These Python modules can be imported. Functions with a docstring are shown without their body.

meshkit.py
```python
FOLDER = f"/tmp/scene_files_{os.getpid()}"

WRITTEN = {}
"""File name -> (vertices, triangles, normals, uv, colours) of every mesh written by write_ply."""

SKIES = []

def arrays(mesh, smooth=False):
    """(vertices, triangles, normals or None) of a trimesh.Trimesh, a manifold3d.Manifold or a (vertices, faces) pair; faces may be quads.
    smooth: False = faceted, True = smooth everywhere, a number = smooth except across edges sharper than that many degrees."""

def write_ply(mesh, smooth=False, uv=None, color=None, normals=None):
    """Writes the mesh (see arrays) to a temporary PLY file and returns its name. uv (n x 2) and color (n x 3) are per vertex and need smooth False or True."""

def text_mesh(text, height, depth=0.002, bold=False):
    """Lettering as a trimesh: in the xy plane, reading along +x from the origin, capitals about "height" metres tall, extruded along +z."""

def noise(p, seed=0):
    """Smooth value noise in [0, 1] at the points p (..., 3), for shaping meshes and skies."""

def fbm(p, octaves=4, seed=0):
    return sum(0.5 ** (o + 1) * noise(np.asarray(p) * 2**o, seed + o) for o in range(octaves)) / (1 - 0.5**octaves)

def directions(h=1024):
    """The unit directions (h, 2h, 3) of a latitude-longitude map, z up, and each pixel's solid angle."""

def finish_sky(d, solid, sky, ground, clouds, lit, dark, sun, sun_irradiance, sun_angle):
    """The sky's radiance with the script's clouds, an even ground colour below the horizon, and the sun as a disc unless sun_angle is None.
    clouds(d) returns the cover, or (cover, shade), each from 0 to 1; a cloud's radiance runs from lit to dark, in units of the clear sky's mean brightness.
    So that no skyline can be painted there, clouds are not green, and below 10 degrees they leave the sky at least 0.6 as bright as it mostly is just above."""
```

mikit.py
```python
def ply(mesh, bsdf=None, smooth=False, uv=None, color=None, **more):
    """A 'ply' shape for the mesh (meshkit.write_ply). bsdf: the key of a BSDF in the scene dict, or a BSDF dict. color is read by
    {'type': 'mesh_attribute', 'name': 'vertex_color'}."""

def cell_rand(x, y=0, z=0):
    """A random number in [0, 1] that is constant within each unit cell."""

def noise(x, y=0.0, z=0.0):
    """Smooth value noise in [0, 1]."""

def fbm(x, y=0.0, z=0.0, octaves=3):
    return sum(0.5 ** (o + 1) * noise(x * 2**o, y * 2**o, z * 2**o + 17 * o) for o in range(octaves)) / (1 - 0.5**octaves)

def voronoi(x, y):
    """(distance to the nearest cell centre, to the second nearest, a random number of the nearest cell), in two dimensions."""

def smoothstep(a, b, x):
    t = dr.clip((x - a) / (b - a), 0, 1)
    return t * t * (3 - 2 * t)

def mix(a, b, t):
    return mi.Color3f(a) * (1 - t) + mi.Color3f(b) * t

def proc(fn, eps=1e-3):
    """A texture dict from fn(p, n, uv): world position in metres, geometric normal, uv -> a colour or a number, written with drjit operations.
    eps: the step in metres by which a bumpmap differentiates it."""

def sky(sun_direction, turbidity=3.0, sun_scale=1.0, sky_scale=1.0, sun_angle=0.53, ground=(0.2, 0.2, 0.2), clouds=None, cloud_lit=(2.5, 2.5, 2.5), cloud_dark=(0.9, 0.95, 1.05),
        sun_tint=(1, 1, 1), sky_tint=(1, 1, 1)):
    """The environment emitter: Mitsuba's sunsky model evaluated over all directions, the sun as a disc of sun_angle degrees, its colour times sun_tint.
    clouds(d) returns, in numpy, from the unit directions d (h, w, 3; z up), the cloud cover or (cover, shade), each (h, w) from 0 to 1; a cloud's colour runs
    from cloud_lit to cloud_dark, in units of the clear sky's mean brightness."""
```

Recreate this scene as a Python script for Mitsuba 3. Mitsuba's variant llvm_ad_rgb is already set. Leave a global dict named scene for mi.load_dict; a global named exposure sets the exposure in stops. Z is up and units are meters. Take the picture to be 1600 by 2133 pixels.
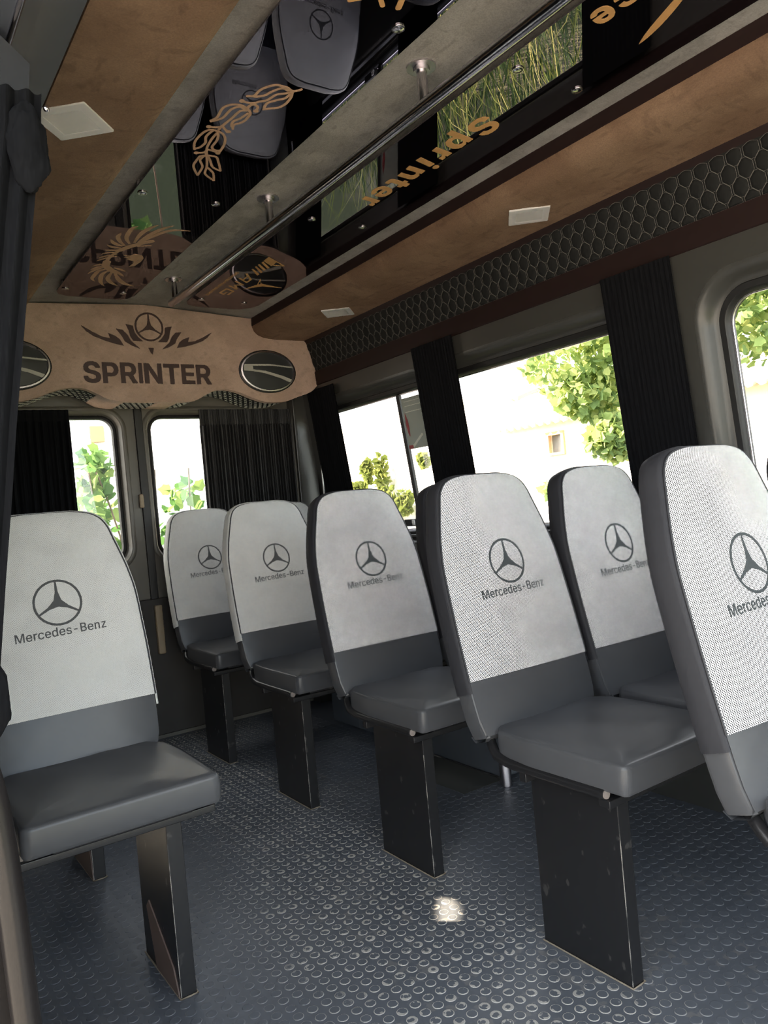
import math, random
import numpy as np, trimesh, drjit as dr, mitsuba as mi
import manifold3d as m3
from shapely.geometry import Polygon, LineString, Point, box as sbox, MultiPoint
from shapely.ops import unary_union
from shapely import affinity
from scipy.interpolate import PchipInterpolator
import mikit, meshkit
from mikit import proc, noise, fbm, mix, smoothstep

T = mi.ScalarTransform4f
scene, labels = {}, {}

# ------------------------------------------------------------------ camera, sky, sun, exposure
_yaw, _pitch, _roll, _foc = 0.605965, -0.008691, -0.090818, 1602.3
_f = np.array([math.sin(_yaw) * math.cos(_pitch), math.cos(_yaw) * math.cos(_pitch), math.sin(_pitch)])
_r = np.array([math.cos(_yaw), -math.sin(_yaw), 0.0])
_u = np.cross(_r, _f)
_up = -math.sin(_roll) * _r + math.cos(_roll) * _u
scene['camera'] = {'type': 'perspective', 'fov': math.degrees(2 * math.atan(800 / _foc)), 'fov_axis': 'x', 'near_clip': 0.02, 'far_clip': 500.0,
                   'to_world': T().look_at(origin=[0, 0, 1.0], target=[float(c) for c in np.array([0, 0, 1.0]) + _f], up=[float(c) for c in _up])}


def _clouds(d):
    c = meshkit.fbm(d * 3.1, octaves=4, seed=3)
    return np.clip((c - 0.36) * 3.5, 0, 0.9)


scene['sky'] = mikit.sky((-0.5, 0.6, 0.62), turbidity=4.0, sun_angle=0.6, ground=(0.16, 0.16, 0.12), clouds=_clouds, cloud_lit=(2.5, 2.45, 2.35), cloud_dark=(1.5, 1.5, 1.5), sky_tint=(1.12, 1.0, 0.86))
exposure = 4.9

# ------------------------------------------------------------------ helpers
_count = {}


def name_of(base):
    n = _count.get(base, 0)
    _count[base] = n + 1
    return base if n == 0 else f'{base}_{n:03d}'


def put(key, mesh, bsdf, smooth=False, uv=None, at=None, **more):
    """One entry of the scene under the next free number of KEY."""
    key = name_of(key)
    d = mesh if isinstance(mesh, dict) else mikit.ply(mesh, bsdf, smooth=smooth, uv=uv)
    if at is not None:
        d = {**d, 'to_world': at}
    scene[key] = {**d, **more}
    return key


def tag(key, label=None, cat=None, group=None, kind=None):
    labels.setdefault(key, {})
    for k, v in (('label', label), ('category', cat), ('group', group), ('kind', kind)):
        if v:
            labels[key][k] = v


def structure(base, mesh, bsdf, smooth=False, uv=None):
    k = put(base, mesh, bsdf, smooth, uv)
    tag(k, kind='structure')
    return k


def cat(*ms):
    return trimesh.util.concatenate([m for m in ms if m is not None])


def box(x0, x1, y0, y1, z0, z1):
    b = trimesh.creation.box([x1 - x0, y1 - y0, z1 - z0])
    b.apply_translation([(x0 + x1) / 2, (y0 + y1) / 2, (z0 + z1) / 2])
    return b


def rbox(x0, x1, y0, y1, z0, z1, r=0.004, seg=8):
    """A box with rounded edges."""
    c = [m3.Manifold.sphere(r, seg).translate([x, y, z]) for x in (x0 + r, x1 - r) for y in (y0 + r, y1 - r) for z in (z0 + r, z1 - r)]
    m = m3.Manifold.batch_hull(c).to_mesh()
    return trimesh.Trimesh(m.vert_properties[:, :3], m.tri_verts, process=True)


def along_y(poly, y0, y1):
    """A closed outline of (x, z) points drawn out along y."""
    p = poly if isinstance(poly, Polygon) else Polygon(poly)
    m = trimesh.creation.extrude_polygon(p, y1 - y0, engine='earcut')
    v = m.vertices
    m.vertices = np.stack([v[:, 0], y1 - v[:, 2], v[:, 1]], 1)
    return m


def along_x(poly, x0, x1):
    """An outline of (y, z) points drawn out along x."""
    m = trimesh.creation.extrude_polygon(poly, x1 - x0, engine='earcut')
    v = m.vertices
    m.vertices = np.stack([x0 + v[:, 2], v[:, 0], v[:, 1]], 1)
    return m


def polys(g):
    return [p for p in getattr(g, 'geoms', [g]) if isinstance(p, Polygon) and p.area > 1e-9]


def slab(g, depth):
    """Shapely shape -> plate in the xy plane, z from 0 to depth."""
    return cat(*[trimesh.creation.extrude_polygon(p, depth, engine='earcut') for p in polys(g)])


def tube(points, r, seg=14, caps=True):
    p = np.asarray(points, float)
    t = np.gradient(p, axis=0)
    t /= np.linalg.norm(t, axis=1, keepdims=True)
    a = np.cross(t[0], [0.3, 0.2, 1.0] if abs(t[0][2]) < 0.9 else [1.0, 0.1, 0])
    fr = []
    for k in range(len(p)):
        a = a - t[k] * (a @ t[k])
        a /= np.linalg.norm(a)
        fr.append((a, np.cross(t[k], a)))
    ang = np.arange(seg) * 2 * np.pi / seg
    rr = np.broadcast_to(r, (len(p),))
    v = np.concatenate([p[k] + rr[k] * (np.cos(ang)[:, None] * fr[k][0] + np.sin(ang)[:, None] * fr[k][1]) for k in range(len(p))])
    f = []
    for k in range(len(p) - 1):
        for i in range(seg):
            j = (i + 1) % seg
            a0, a1, b0, b1 = k * seg + i, k * seg + j, (k + 1) * seg + i, (k + 1) * seg + j
            f += [[a0, a1, b1], [a0, b1, b0]]
    if caps:
        v = np.vstack([v, p[:1], p[-1:]])
        n = len(p) * seg
        for i in range(seg):
            j = (i + 1) % seg
            f += [[n, j, i], [n + 1, n - seg + i, n - seg + j]]
    return trimesh.Trimesh(v, np.array(f), process=False)


def smooth_path(pts, n=24):
    pts = np.asarray(pts, float)
    s = np.r_[0, np.cumsum(np.linalg.norm(np.diff(pts, axis=0), axis=1))]
    q = np.linspace(0, s[-1], n)
    return np.stack([PchipInterpolator(s, pts[:, k])(q) for k in range(3)], 1)


def loft(rings, close=True, cap0=False, cap1=False):
    """Rings of equal point count joined in order."""
    n = len(rings[0])
    v = np.vstack(rings)
    f = []
    m = n if close else n - 1
    for k in range(len(rings) - 1):
        for i in range(m):
            j = (i + 1) % n
            a, b, c, d = k * n + i, k * n + j, (k + 1) * n + j, (k + 1) * n + i
            f += [[a, b, c], [a, c, d]]
    if cap0:
        v = np.vstack([v, rings[0].mean(0)[None]])
        f += [[len(v) - 1, (i + 1) % n, i] for i in range(n)]
    if cap1:
        v = np.vstack([v, rings[-1].mean(0)[None]])
        b = (len(rings) - 1) * n
        f += [[len(v) - 1, b + i, b + (i + 1) % n] for i in range(n)]
    return trimesh.Trimesh(v, np.array(f), process=False)


def rrect(cx, cy, hw, hh, r, n=10):
    """Rounded rectangle as points, the same count whatever its size."""
    pts = []
    for sx, sy, a0 in ((1, 1, 0), (-1, 1, 90), (-1, -1, 180), (1, -1, 270)):
        for a in np.radians(np.linspace(a0, a0 + 90, n)):
            pts.append((cx + sx * (hw - r) + r * math.cos(a), cy + sy * (hh - r) + r * math.sin(a)))
    return np.array(pts)


def inset(p, d):
    """Outline (counter-clockwise) with each point moved inwards by d."""
    t = np.roll(p, -1, 0) - np.roll(p, 1, 0)
    t /= np.linalg.norm(t, axis=1, keepdims=True) + 1e-12
    return p + d * np.stack([-t[:, 1], t[:, 0]], 1)


def stroke(pts, w, cap=1):
    return LineString(pts).buffer(w / 2, cap_style=cap, join_style=1, quad_segs=4)


def crescent(pts, w, n=14):
    """A feather: a curve, widest near its root, that runs out to a point."""
    pts = np.asarray(pts, float)
    s = np.linspace(0, 1, len(pts))
    q = np.linspace(0, 1, n)
    c = np.stack([PchipInterpolator(s, pts[:, k])(q) for k in range(2)], 1)
    t = np.gradient(c, axis=0)
    t /= np.linalg.norm(t, axis=1, keepdims=True)
    nrm = np.stack([-t[:, 1], t[:, 0]], 1)
    ww = w * (0.35 + 1.3 * q) * (1 - q ** 2.2) / 1.0
    return Polygon(np.vstack([c + nrm * ww[:, None] / 2, (c - nrm * ww[:, None] / 2)[::-1]])).buffer(0)


def letters(text, height, depth, weight=600, shape=False):
    """Lettering of a chosen weight, in the xy plane, capitals HEIGHT tall, from the font that meshkit.text_mesh uses."""
    import glob
    from PIL import Image, ImageDraw, ImageFont
    font = ImageFont.truetype(glob.glob('/opt/blender-*/*/datafiles/fonts/Inter.woff2')[0], 96)
    font.set_variation_by_axes([14, weight])
    x0, y0, x1, y1 = font.getbbox(text, anchor='ls')
    im = Image.new('L', (x1 - x0 + 8, y1 - y0 + 8))
    ImageDraw.Draw(im).text((4 - x0, 4 - y0), text, 255, font, anchor='ls')
    on = np.pad(np.asarray(im) > 127, ((0, 0), (1, 1))).astype(np.int8)
    rows, starts = np.nonzero(np.diff(on, axis=1) == 1)
    ends = np.nonzero(np.diff(on, axis=1) == -1)[1]
    g = unary_union([sbox(a, -r - 1, b, -r) for a, b, r in zip(starts, ends, rows)]).buffer(0.6).buffer(-0.6).simplify(0.7)
    k = height / 70.0
    if shape:
        return affinity.affine_transform(g, [k, 0, 0, k, -4 * k, (4 - y0) * k])
    m = slab(g, depth / k)
    m.vertices = np.column_stack([(m.vertices[:, 0] - 4) * k, (m.vertices[:, 1] + 4 - y0) * k, m.vertices[:, 2] * k])
    return m


def fine(mesh, size):
    v, f = trimesh.remesh.subdivide_to_size(mesh.vertices, mesh.faces, size)
    return trimesh.Trimesh(v, f, process=False)


# ------------------------------------------------------------------ materials
def material(key, d, two=True):
    scene[key] = {'type': 'twosided', 'bsdf': d} if two else d


def prin(color, rough=0.5, **k):
    c = color if isinstance(color, dict) else {'type': 'rgb', 'value': list(color)}
    return {'type': 'principled', 'base_color': c, 'roughness': rough, **k}


def _suede(a, b, c, s):
    def fn(p, n, uv):
        m = fbm(p.x * s, p.y * s, p.z * s, octaves=5)
        g = noise(p.x * 420, p.y * 420, p.z * 420)
        col = mix(a, b, smoothstep(0.36, 0.64, m))
        q = fbm(p.x * s * 5.5 + 7, p.y * s * 2.2, p.z * s * 5.5, octaves=4)
        r = fbm(p.x * s * 2.2 + 3, p.y * s * 6.5 + 5, p.z * s * 2.2, octaves=4)
        veins = dr.maximum(smoothstep(0.58, 0.78, q), smoothstep(0.60, 0.80, r))
        return mix(col, c, veins * 0.4) * (0.86 + 0.28 * g)
    return fn


material('mat_tan_suede', prin(proc(_suede((0.165, 0.102, 0.064), (0.21, 0.136, 0.087), (0.098, 0.058, 0.037), 9.0)), 0.75, specular=0.3, sheen=0.3))
material('mat_tan_suede_lit', prin(proc(_suede((0.42, 0.30, 0.235), (0.50, 0.365, 0.29), (0.31, 0.21, 0.16), 9.0)), 0.75, specular=0.3, sheen=0.3))  # same tan suede as the coves, its stronger light put into the colour
material('mat_grey_suede', prin(proc(_suede((0.23, 0.22, 0.205), (0.29, 0.278, 0.26), (0.15, 0.138, 0.128), 12.0)), 0.8, specular=0.3))
material('mat_dark_brown', prin((0.016, 0.0072, 0.0066), 0.6, specular=0.3))
material('mat_letter_brown', prin((0.055, 0.03, 0.028), 0.6))
material('mat_gold', prin((0.46, 0.25, 0.095), 0.45))
material('mat_gold_pale', prin((0.44, 0.27, 0.165), 0.5))
material('mat_vinyl', {'type': 'bumpmap', 'arbitrary': proc(lambda p, n, uv: 0.0016 * fbm(p.x * 16, p.y * 16, p.z * 16, octaves=2) + 0.00012 * noise(p.x * 700, p.y * 700, p.z * 700), eps=1e-3), 'scale': 1.0, 'bsdf': prin((0.063, 0.065, 0.070), 0.34, specular=0.36)})
material('mat_piping', prin((0.02, 0.021, 0.025), 0.6))
material('mat_cover_dark', prin((0.018, 0.0185, 0.023), 0.75, sheen=0.2))
material('mat_cover_light', prin((0.60, 0.60, 0.58), 0.8))
material('mat_black_paint', prin(proc(lambda p, n, uv: mix((0.011, 0.011, 0.012), (0.035, 0.033, 0.032), smoothstep(0.72, 0.8, fbm(p.x * 30, p.y * 60, p.z * 25, octaves=4)))), 0.32, specular=0.5))
material('mat_worn_edge', prin(proc(lambda p, n, uv: mix((0.03, 0.03, 0.03), (0.25, 0.23, 0.21), smoothstep(0.38, 0.6, fbm(p.x * 9, p.y * 9, p.z * 26, octaves=3)))), 0.5))
material('mat_sealant', prin((0.2, 0.165, 0.125), 0.8))
material('mat_plug', prin((0.2, 0.17, 0.155), 0.6))
material('mat_gusset', prin((0.13, 0.09, 0.075), 0.7))
material('mat_kick_plate', prin((0.008, 0.0065, 0.0062), 0.7, specular=0.15))
material('mat_chrome', {'type': 'roughconductor', 'material': 'Cr', 'alpha': 0.045}, two=True)
material('mat_steel', {'type': 'roughconductor', 'material': 'Cr', 'alpha': 0.22}, two=True)
material('mat_mirror', {'type': 'conductor', 'material': 'none', 'specular_reflectance': {'type': 'rgb', 'value': [0.235, 0.215, 0.24]}}, two=True)
material('mat_trim_grey', prin((0.046, 0.046, 0.042), 0.33, specular=0.55))
material('mat_door_trim', prin((0.115, 0.108, 0.092), 0.4, specular=0.45))
material('mat_header', prin((0.055, 0.064, 0.08), 0.45))
material('mat_post', prin((0.016, 0.018, 0.023), 0.5))
material('mat_rubber', prin((0.012, 0.012, 0.012), 0.5))
material('mat_curtain', prin(proc(lambda p, n, uv: mix((0.0035, 0.0038, 0.005), (0.0065, 0.007, 0.0085), noise(p.x * 500, p.y * 500, p.z * 12))), 0.85, specular=0.12))
material('mat_curtain_light', prin(proc(lambda p, n, uv: mix((0.007, 0.0072, 0.008), (0.028, 0.028, 0.028), noise(p.x * 300, p.y * 300, p.z * 6))), 0.6, sheen=0.4))
material('mat_lamp_white', prin((0.64, 0.63, 0.62), 0.4))
material('mat_lamp_diffuser', prin((0.62, 0.61, 0.59), 0.3))
material('mat_quilt', prin((0.014, 0.0148, 0.0145), 0.8, specular=0.2))
material('mat_thread', prin((0.105, 0.10, 0.092), 0.7))
material('mat_white_thread', prin((0.55, 0.55, 0.5), 0.7))
material('mat_glass', {'type': 'thindielectric', 'int_ior': 1.5}, two=False)
material('mat_grille', prin((0.03, 0.033, 0.033), 0.45))
material('mat_speaker_bar', prin((0.42, 0.41, 0.36), 0.4))
material('mat_sticker', prin((0.34, 0.38, 0.34), 0.5))
material('mat_sticker_red', prin((0.30, 0.035, 0.04), 0.5))
material('mat_sticker_pale', prin((0.6, 0.62, 0.55), 0.5))
material('mat_underlay', prin((0.026, 0.023, 0.020), 0.6))
material('mat_floor_patch', prin((0.062, 0.066, 0.062), 0.6))
material('mat_tan_plastic', prin((0.26, 0.2, 0.13), 0.5))


def _perf(white, dark, pitch, rad):
    def fn(p, n, uv):
        x, y = uv.x / pitch, uv.y / (pitch * 0.56)
        row = dr.floor(y)
        odd = row - 2 * dr.floor(row / 2)
        fx = x + 0.5 * odd
        dx = (fx - dr.floor(fx) - 0.5) * pitch
        dy = (y - row - 0.5) * pitch * 0.56
        d = dr.sqrt(dx * dx + dy * dy * 1.25)
        t = smoothstep(rad * 0.75, rad * 1.2, d)
        stain = smoothstep(0.45, 0.75, fbm(p.x * 14, p.y * 14, p.z * 14, octaves=3)) * 0.08
        return mix(dark, white, t) * (1 - stain)
    return fn


material('mat_mesh_white', prin(proc(_perf((0.78, 0.77, 0.765), (0.02, 0.02, 0.024), 0.0048, 0.00142)), 0.8))
material('mat_mesh_pale', prin(proc(_perf((0.62, 0.615, 0.595), (0.33, 0.325, 0.31), 0.0042, 0.0009)), 0.8))
material('mat_print', prin((0.035, 0.042, 0.045), 0.7))
material('mat_print_grey', prin((0.06, 0.062, 0.064), 0.7))


def _floor(p, n, uv):
    m = fbm(p.x * 5, p.y * 5, 0, octaves=4)
    dust = smoothstep(0.60, 0.72, fbm(p.x * 38 + 3, p.y * 38, 0, octaves=4)) * smoothstep(0.45, 0.6, fbm(p.x * 3 + 11, p.y * 2, 0, octaves=3))
    return mix(mix((0.078, 0.088, 0.104), (0.102, 0.112, 0.128), m), (0.2, 0.19, 0.175), dust * 0.35)


material('mat_floor', prin(proc(_floor), 0.42, specular=0.55))


def _stud(p, n, uv):
    # uv.x is the distance from the stud's middle as a share of its radius: shoes have rubbed the rims pale along the walkway
    wob = fbm(p.x * 2.6 + 40, p.y * 2.6 + 9, 0, octaves=3)
    lane = smoothstep(0.42, 0.06, dr.abs(p.x - 0.93 - 0.10 * (p.y - 1.3)) + 0.45 * (wob - 0.5)) 
    patch = fbm(p.x * 60, p.y * 60, 0, octaves=3)
    rim = smoothstep(0.83, 0.87, uv.x)
    face = smoothstep(0.71, 0.75, patch + 0.12 * lane + 0.10 * (uv.x - 0.6)) * smoothstep(0.5, 0.9, lane)
    worn = dr.maximum(rim * smoothstep(0.36, 0.52, patch + 0.30 * lane), face * smoothstep(0.35, 0.5, uv.x))
    base = mix((0.078, 0.088, 0.104), (0.102, 0.112, 0.128), fbm(p.x * 5, p.y * 5, 0, octaves=4))
    return mix(base, (0.36, 0.345, 0.32), worn * (0.14 + 0.86 * lane))


material('mat_stud', prin(proc(_stud), 0.46, specular=0.55))
material('mat_plaster', prin(proc(lambda p, n, uv: mix((0.80, 0.78, 0.72), (0.72, 0.69, 0.62), fbm(p.x * 1.2, p.y * 1.2, p.z * 1.2, octaves=4))), 0.9, specular=0.2))
material('mat_tiles', prin((0.72, 0.60, 0.42), 0.8))
material('mat_wood', prin((0.55, 0.36, 0.20), 0.7))
material('mat_pane_dark', prin((0.25, 0.27, 0.27), 0.15))
material('mat_ground', prin(proc(lambda p, n, uv: mix(mix((0.05, 0.065, 0.035), (0.11, 0.11, 0.08), smoothstep(0.4, 0.7, fbm(p.x * 0.9, p.y * 0.9, 0, octaves=5))), mix((0.26, 0.25, 0.24), (0.34, 0.33, 0.31), fbm(p.x * 2, p.y * 2, 0, octaves=4)), smoothstep(0.25, 0.05, p.x))), 0.95, specular=0.1))  # paler ground left of the van, unseen, added to bounce light inside
for i, c in enumerate([(0.34, 0.44, 0.16), (0.46, 0.52, 0.20), (0.24, 0.34, 0.14), (0.52, 0.53, 0.22), (0.12, 0.155, 0.04), (0.19, 0.22, 0.07), (0.09, 0.19, 0.06), (0.16, 0.27, 0.09), (0.24, 0.34, 0.11)]):
    scene[f'mat_leaf_{i}'] = {'type': 'principledthin', 'base_color': {'type': 'rgb', 'value': list(c)}, 'roughness': 0.5, 'diff_trans': 0.9, 'spec_trans': 0.0, 'eta': 1.4}
for i, c in enumerate([(0.20, 0.25, 0.07), (0.46, 0.47, 0.18), (0.055, 0.10, 0.04)]):
    scene[f'mat_grass_{i}'] = {'type': 'principledthin', 'base_color': {'type': 'rgb', 'value': list(c)}, 'roughness': 0.6, 'diff_trans': 0.6, 'spec_trans': 0.0, 'eta': 1.3}
material('mat_worn_metal', prin((0.012, 0.0105, 0.0105), 0.3, specular=0.3))
material('mat_bark', prin((0.16, 0.12, 0.085), 0.9))

CX = 1.145                      # the van's centre line
GROUND = -0.65

# ------------------------------------------------------------------ the shell: floor, ceiling, walls
structure('floor', box(0.16, 2.1, -0.8, 3.66, -0.05, 0.0), 'mat_floor')
rad, pitch = 0.0118, 0.0325


def stud_mesh(n=18):
    ang = np.arange(n) * 2 * np.pi / n
    rings, us = [], []
    for r, z in ((0.0118, 0.0), (0.0115, 0.0006), (0.0108, 0.0009), (0.0092, 0.0009), (0.006, 0.0009)):
        rings.append(np.stack([r * np.cos(ang), r * np.sin(ang), ang * 0 + z], 1))
        us.append(np.full(n, r / 0.0118))
    m = loft(rings, cap1=True)
    return m, np.stack([np.r_[np.concatenate(us), 0.0], np.zeros(n * 5 + 1)], 1)


sm, suv = stud_mesh()
spots = []
for i in range(57):
    for j in range(126):
        x, y = 0.2315 + i * pitch, -0.45 + j * pitch
        if x < 2.04 and y < 3.6 and not (x > 1.80 and y > 2.02) and not (1.62 < x < 1.83 and 2.02 < y < 2.42):
            spots.append((x, y))
# those that show largest first: nearest to the eye among those in view
def _seen(s):
    d = np.array([s[0], s[1], 0.0]) - np.array([0, 0, 1.0])
    q = np.array([d @ (math.cos(_roll) * _r + math.sin(_roll) * _u), d @ _up, d @ _f])
    u, v = 800 + _foc * q[0] / q[2], 1066.5 - _foc * q[1] / q[2]
    return q[2] > 0.2 and 90 < u < 1590 and v < 2125
spots.sort(key=lambda s: (not _seen(s), s[0] ** 2 + s[1] ** 2))
sd = mikit.ply(sm, 'mat_stud', smooth=True, uv=suv)
for x, y in spots[:300]:
    put('floor__stud', sd, None, at=T().translate([x, y, 0]))
rest = spots[300:]
vv = np.concatenate([sm.vertices + [x, y, 0] for x, y in rest])
ff = np.concatenate([sm.faces + k * len(sm.vertices) for k in range(len(rest))])
k = put('floor__stud_field', trimesh.Trimesh(vv, ff, process=False), 'mat_stud', smooth=True, uv=np.tile(suv, (len(rest), 1)))
tag(k, kind='stuff')

# ceiling: grey suede, slightly arched
cz = lambda x: 1.986 - 0.095 * (x - CX) ** 2 * 1.15
xs = np.linspace(0.55, 1.70, 24)
structure('ceiling', along_y([(x, cz(x)) for x in xs] + [(2.16, 1.99), (2.16, 2.06), (0.1, 2.06), (0.1, 1.99)], -0.8, 3.70), 'mat_grey_suede', smooth=30)

# right wall: one sheet with round-cornered openings that run back to the glass
WZ0, WZ1 = 0.876, 1.490
WIN = [(2.555, 3.42), (1.525, 2.465), (0.38, 1.203)]
XI, XG = 2.050, 2.110


def opening(y0, y1, z0, z1, r, o):
    return rrect((y0 + y1) / 2, (z0 + z1) / 2, (y1 - y0) / 2 + o, (z1 - z0) / 2 + o, r + o * 0.9)


PROF = [(0.078, 0.000), (0.070, 0.001), (0.062, 0.005), (0.054, 0.013), (0.048, 0.024), (0.043, 0.036), (0.034, 0.043), (0.022, 0.046)]


def lean(m):
    """The side wall bellies out at the sill and comes in towards the roof."""
    m.vertices[:, 0] += np.interp(m.vertices[:, 2], [0.0, 0.80, 1.66], [0.0, 0.046, -0.053])
    return m


sheet = Polygon([(-0.7, 0), (3.64, 0), (3.64, 1.655), (-0.7, 1.655)])
for y0, y1 in WIN:
    sheet = sheet.difference(Polygon(opening(y0, y1, WZ0, WZ1, 0.075, 0.078)).buffer(0))
wall = [fine(along_x(p, XI, XI + 0.008), 0.35) for p in polys(sheet)]
for y0, y1 in WIN:
    wall.append(loft([np.column_stack([np.full(40, XI + d), opening(y0, y1, WZ0, WZ1, 0.075, o)]) for o, d in PROF]))
structure('wall_right', lean(cat(*wall)), 'mat_trim_grey', smooth=40)
structure('trim_1', along_y([(2.16, 1.62), (2.16, 1.985), (2.05, 1.985), (2.05, 1.62)], -0.8, 3.66), 'mat_trim_grey')
structure('trim_2', along_y([(2.004, 1.634), (1.995, 1.640), (1.990, 1.707), (2.06, 1.707), (2.06, 1.634)], -0.7, 3.62), 'mat_dark_brown')
for y0, y1 in WIN:
    o = lambda d: opening(y0, y1, WZ0, WZ1, 0.075, d)
    k = structure('window', lean(loft([np.column_stack([np.full(40, XI + d), o(e)]) for e, d in ((0.030, 0.044), (0.026, 0.038), (0.010, 0.038), (0.004, 0.044), (0.0, 0.062), (0.0, 0.075))])), 'mat_rubber', smooth=40)
    put(k + '__pane', lean(trimesh.Trimesh(np.column_stack([np.full(41, XG), np.vstack([o(0.002), o(0.002).mean(0)[None]])]), np.array([[i, (i + 1) % 40, 40] for i in range(40)]), process=False)), 'mat_glass')
    put(k + '__frame', lean(loft([np.column_stack([np.full(40, XG + d), o(e)]) for e, d in ((0.0, -0.006), (-0.004, -0.006), (-0.004, -0.001))])), 'mat_steel', smooth=30)
wk = 'window'
put(wk + '__divider', lean(rbox(2.098, 2.116, 2.785, 2.808, WZ0, WZ1, 0.003)), 'mat_rubber', smooth=30)
put(wk + '__latch', lean(rbox(2.075, 2.10, 2.80, 2.885, 0.893, 0.925, 0.004)), 'mat_rubber', smooth=30)
k = put(wk + '__latch_button', lean(rbox(2.070, 2.078, 2.803, 2.821, 0.897, 0.922, 0.003)), 'mat_lamp_white', smooth=30)
tag(k, 'pale button on the latch')
structure('trim_3', lean(rbox(2.035, 2.056, -0.7, 3.6, 0.842, 0.856, 0.004)), 'mat_rubber', smooth=30)

# rear wall: two door leaves with a window each
YR = 3.62
RW = [(0.395, 1.037), (1.218, 1.862)]
rz0, rz1 = 0.862, 1.515
sheet = Polygon([(0.16, 0), (2.12, 0), (2.12, 2.0), (0.16, 2.0)])
for x0, x1 in RW:
    sheet = sheet.difference(Polygon(opening(x0, x1, rz0, rz1, 0.06, 0.055)).buffer(0))
m = [along_y(p, YR, YR + 0.01) for p in polys(sheet)]
for x0, x1 in RW:
    rings = [(0.055, 0.0), (0.048, -0.006), (0.040, -0.008), (0.032, -0.004), (0.027, 0.010), (0.020, 0.030), (0.012, 0.036)]
    m.append(loft([(lambda q, d: np.column_stack([q[:, 0], np.full(40, YR + d), q[:, 1]]))(opening(x0, x1, rz0, rz1, 0.06, o), d) for o, d in rings]))
structure('wall_rear', cat(*m), 'mat_door_trim', smooth=40)
for x0, x1 in RW:
    o = lambda d: opening(x0, x1, rz0, rz1, 0.06, d)
    ring = lambda e, d: np.column_stack([o(e)[:, 0], np.full(40, YR + d), o(e)[:, 1]])
    k = structure('window', loft([ring(0.018, 0.032), (ring(0.010, 0.026)), ring(0.002, 0.030), ring(0.0, 0.055)]), 'mat_rubber', smooth=40)
    c = np.vstack([ring(0.003, 0.045), ring(0.003, 0.045).mean(0)[None]])
    put(k + '__pane', trimesh.Trimesh(c, np.array([[i, (i + 1) % 40, 40] for i in range(40)]), process=False), 'mat_glass')
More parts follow.
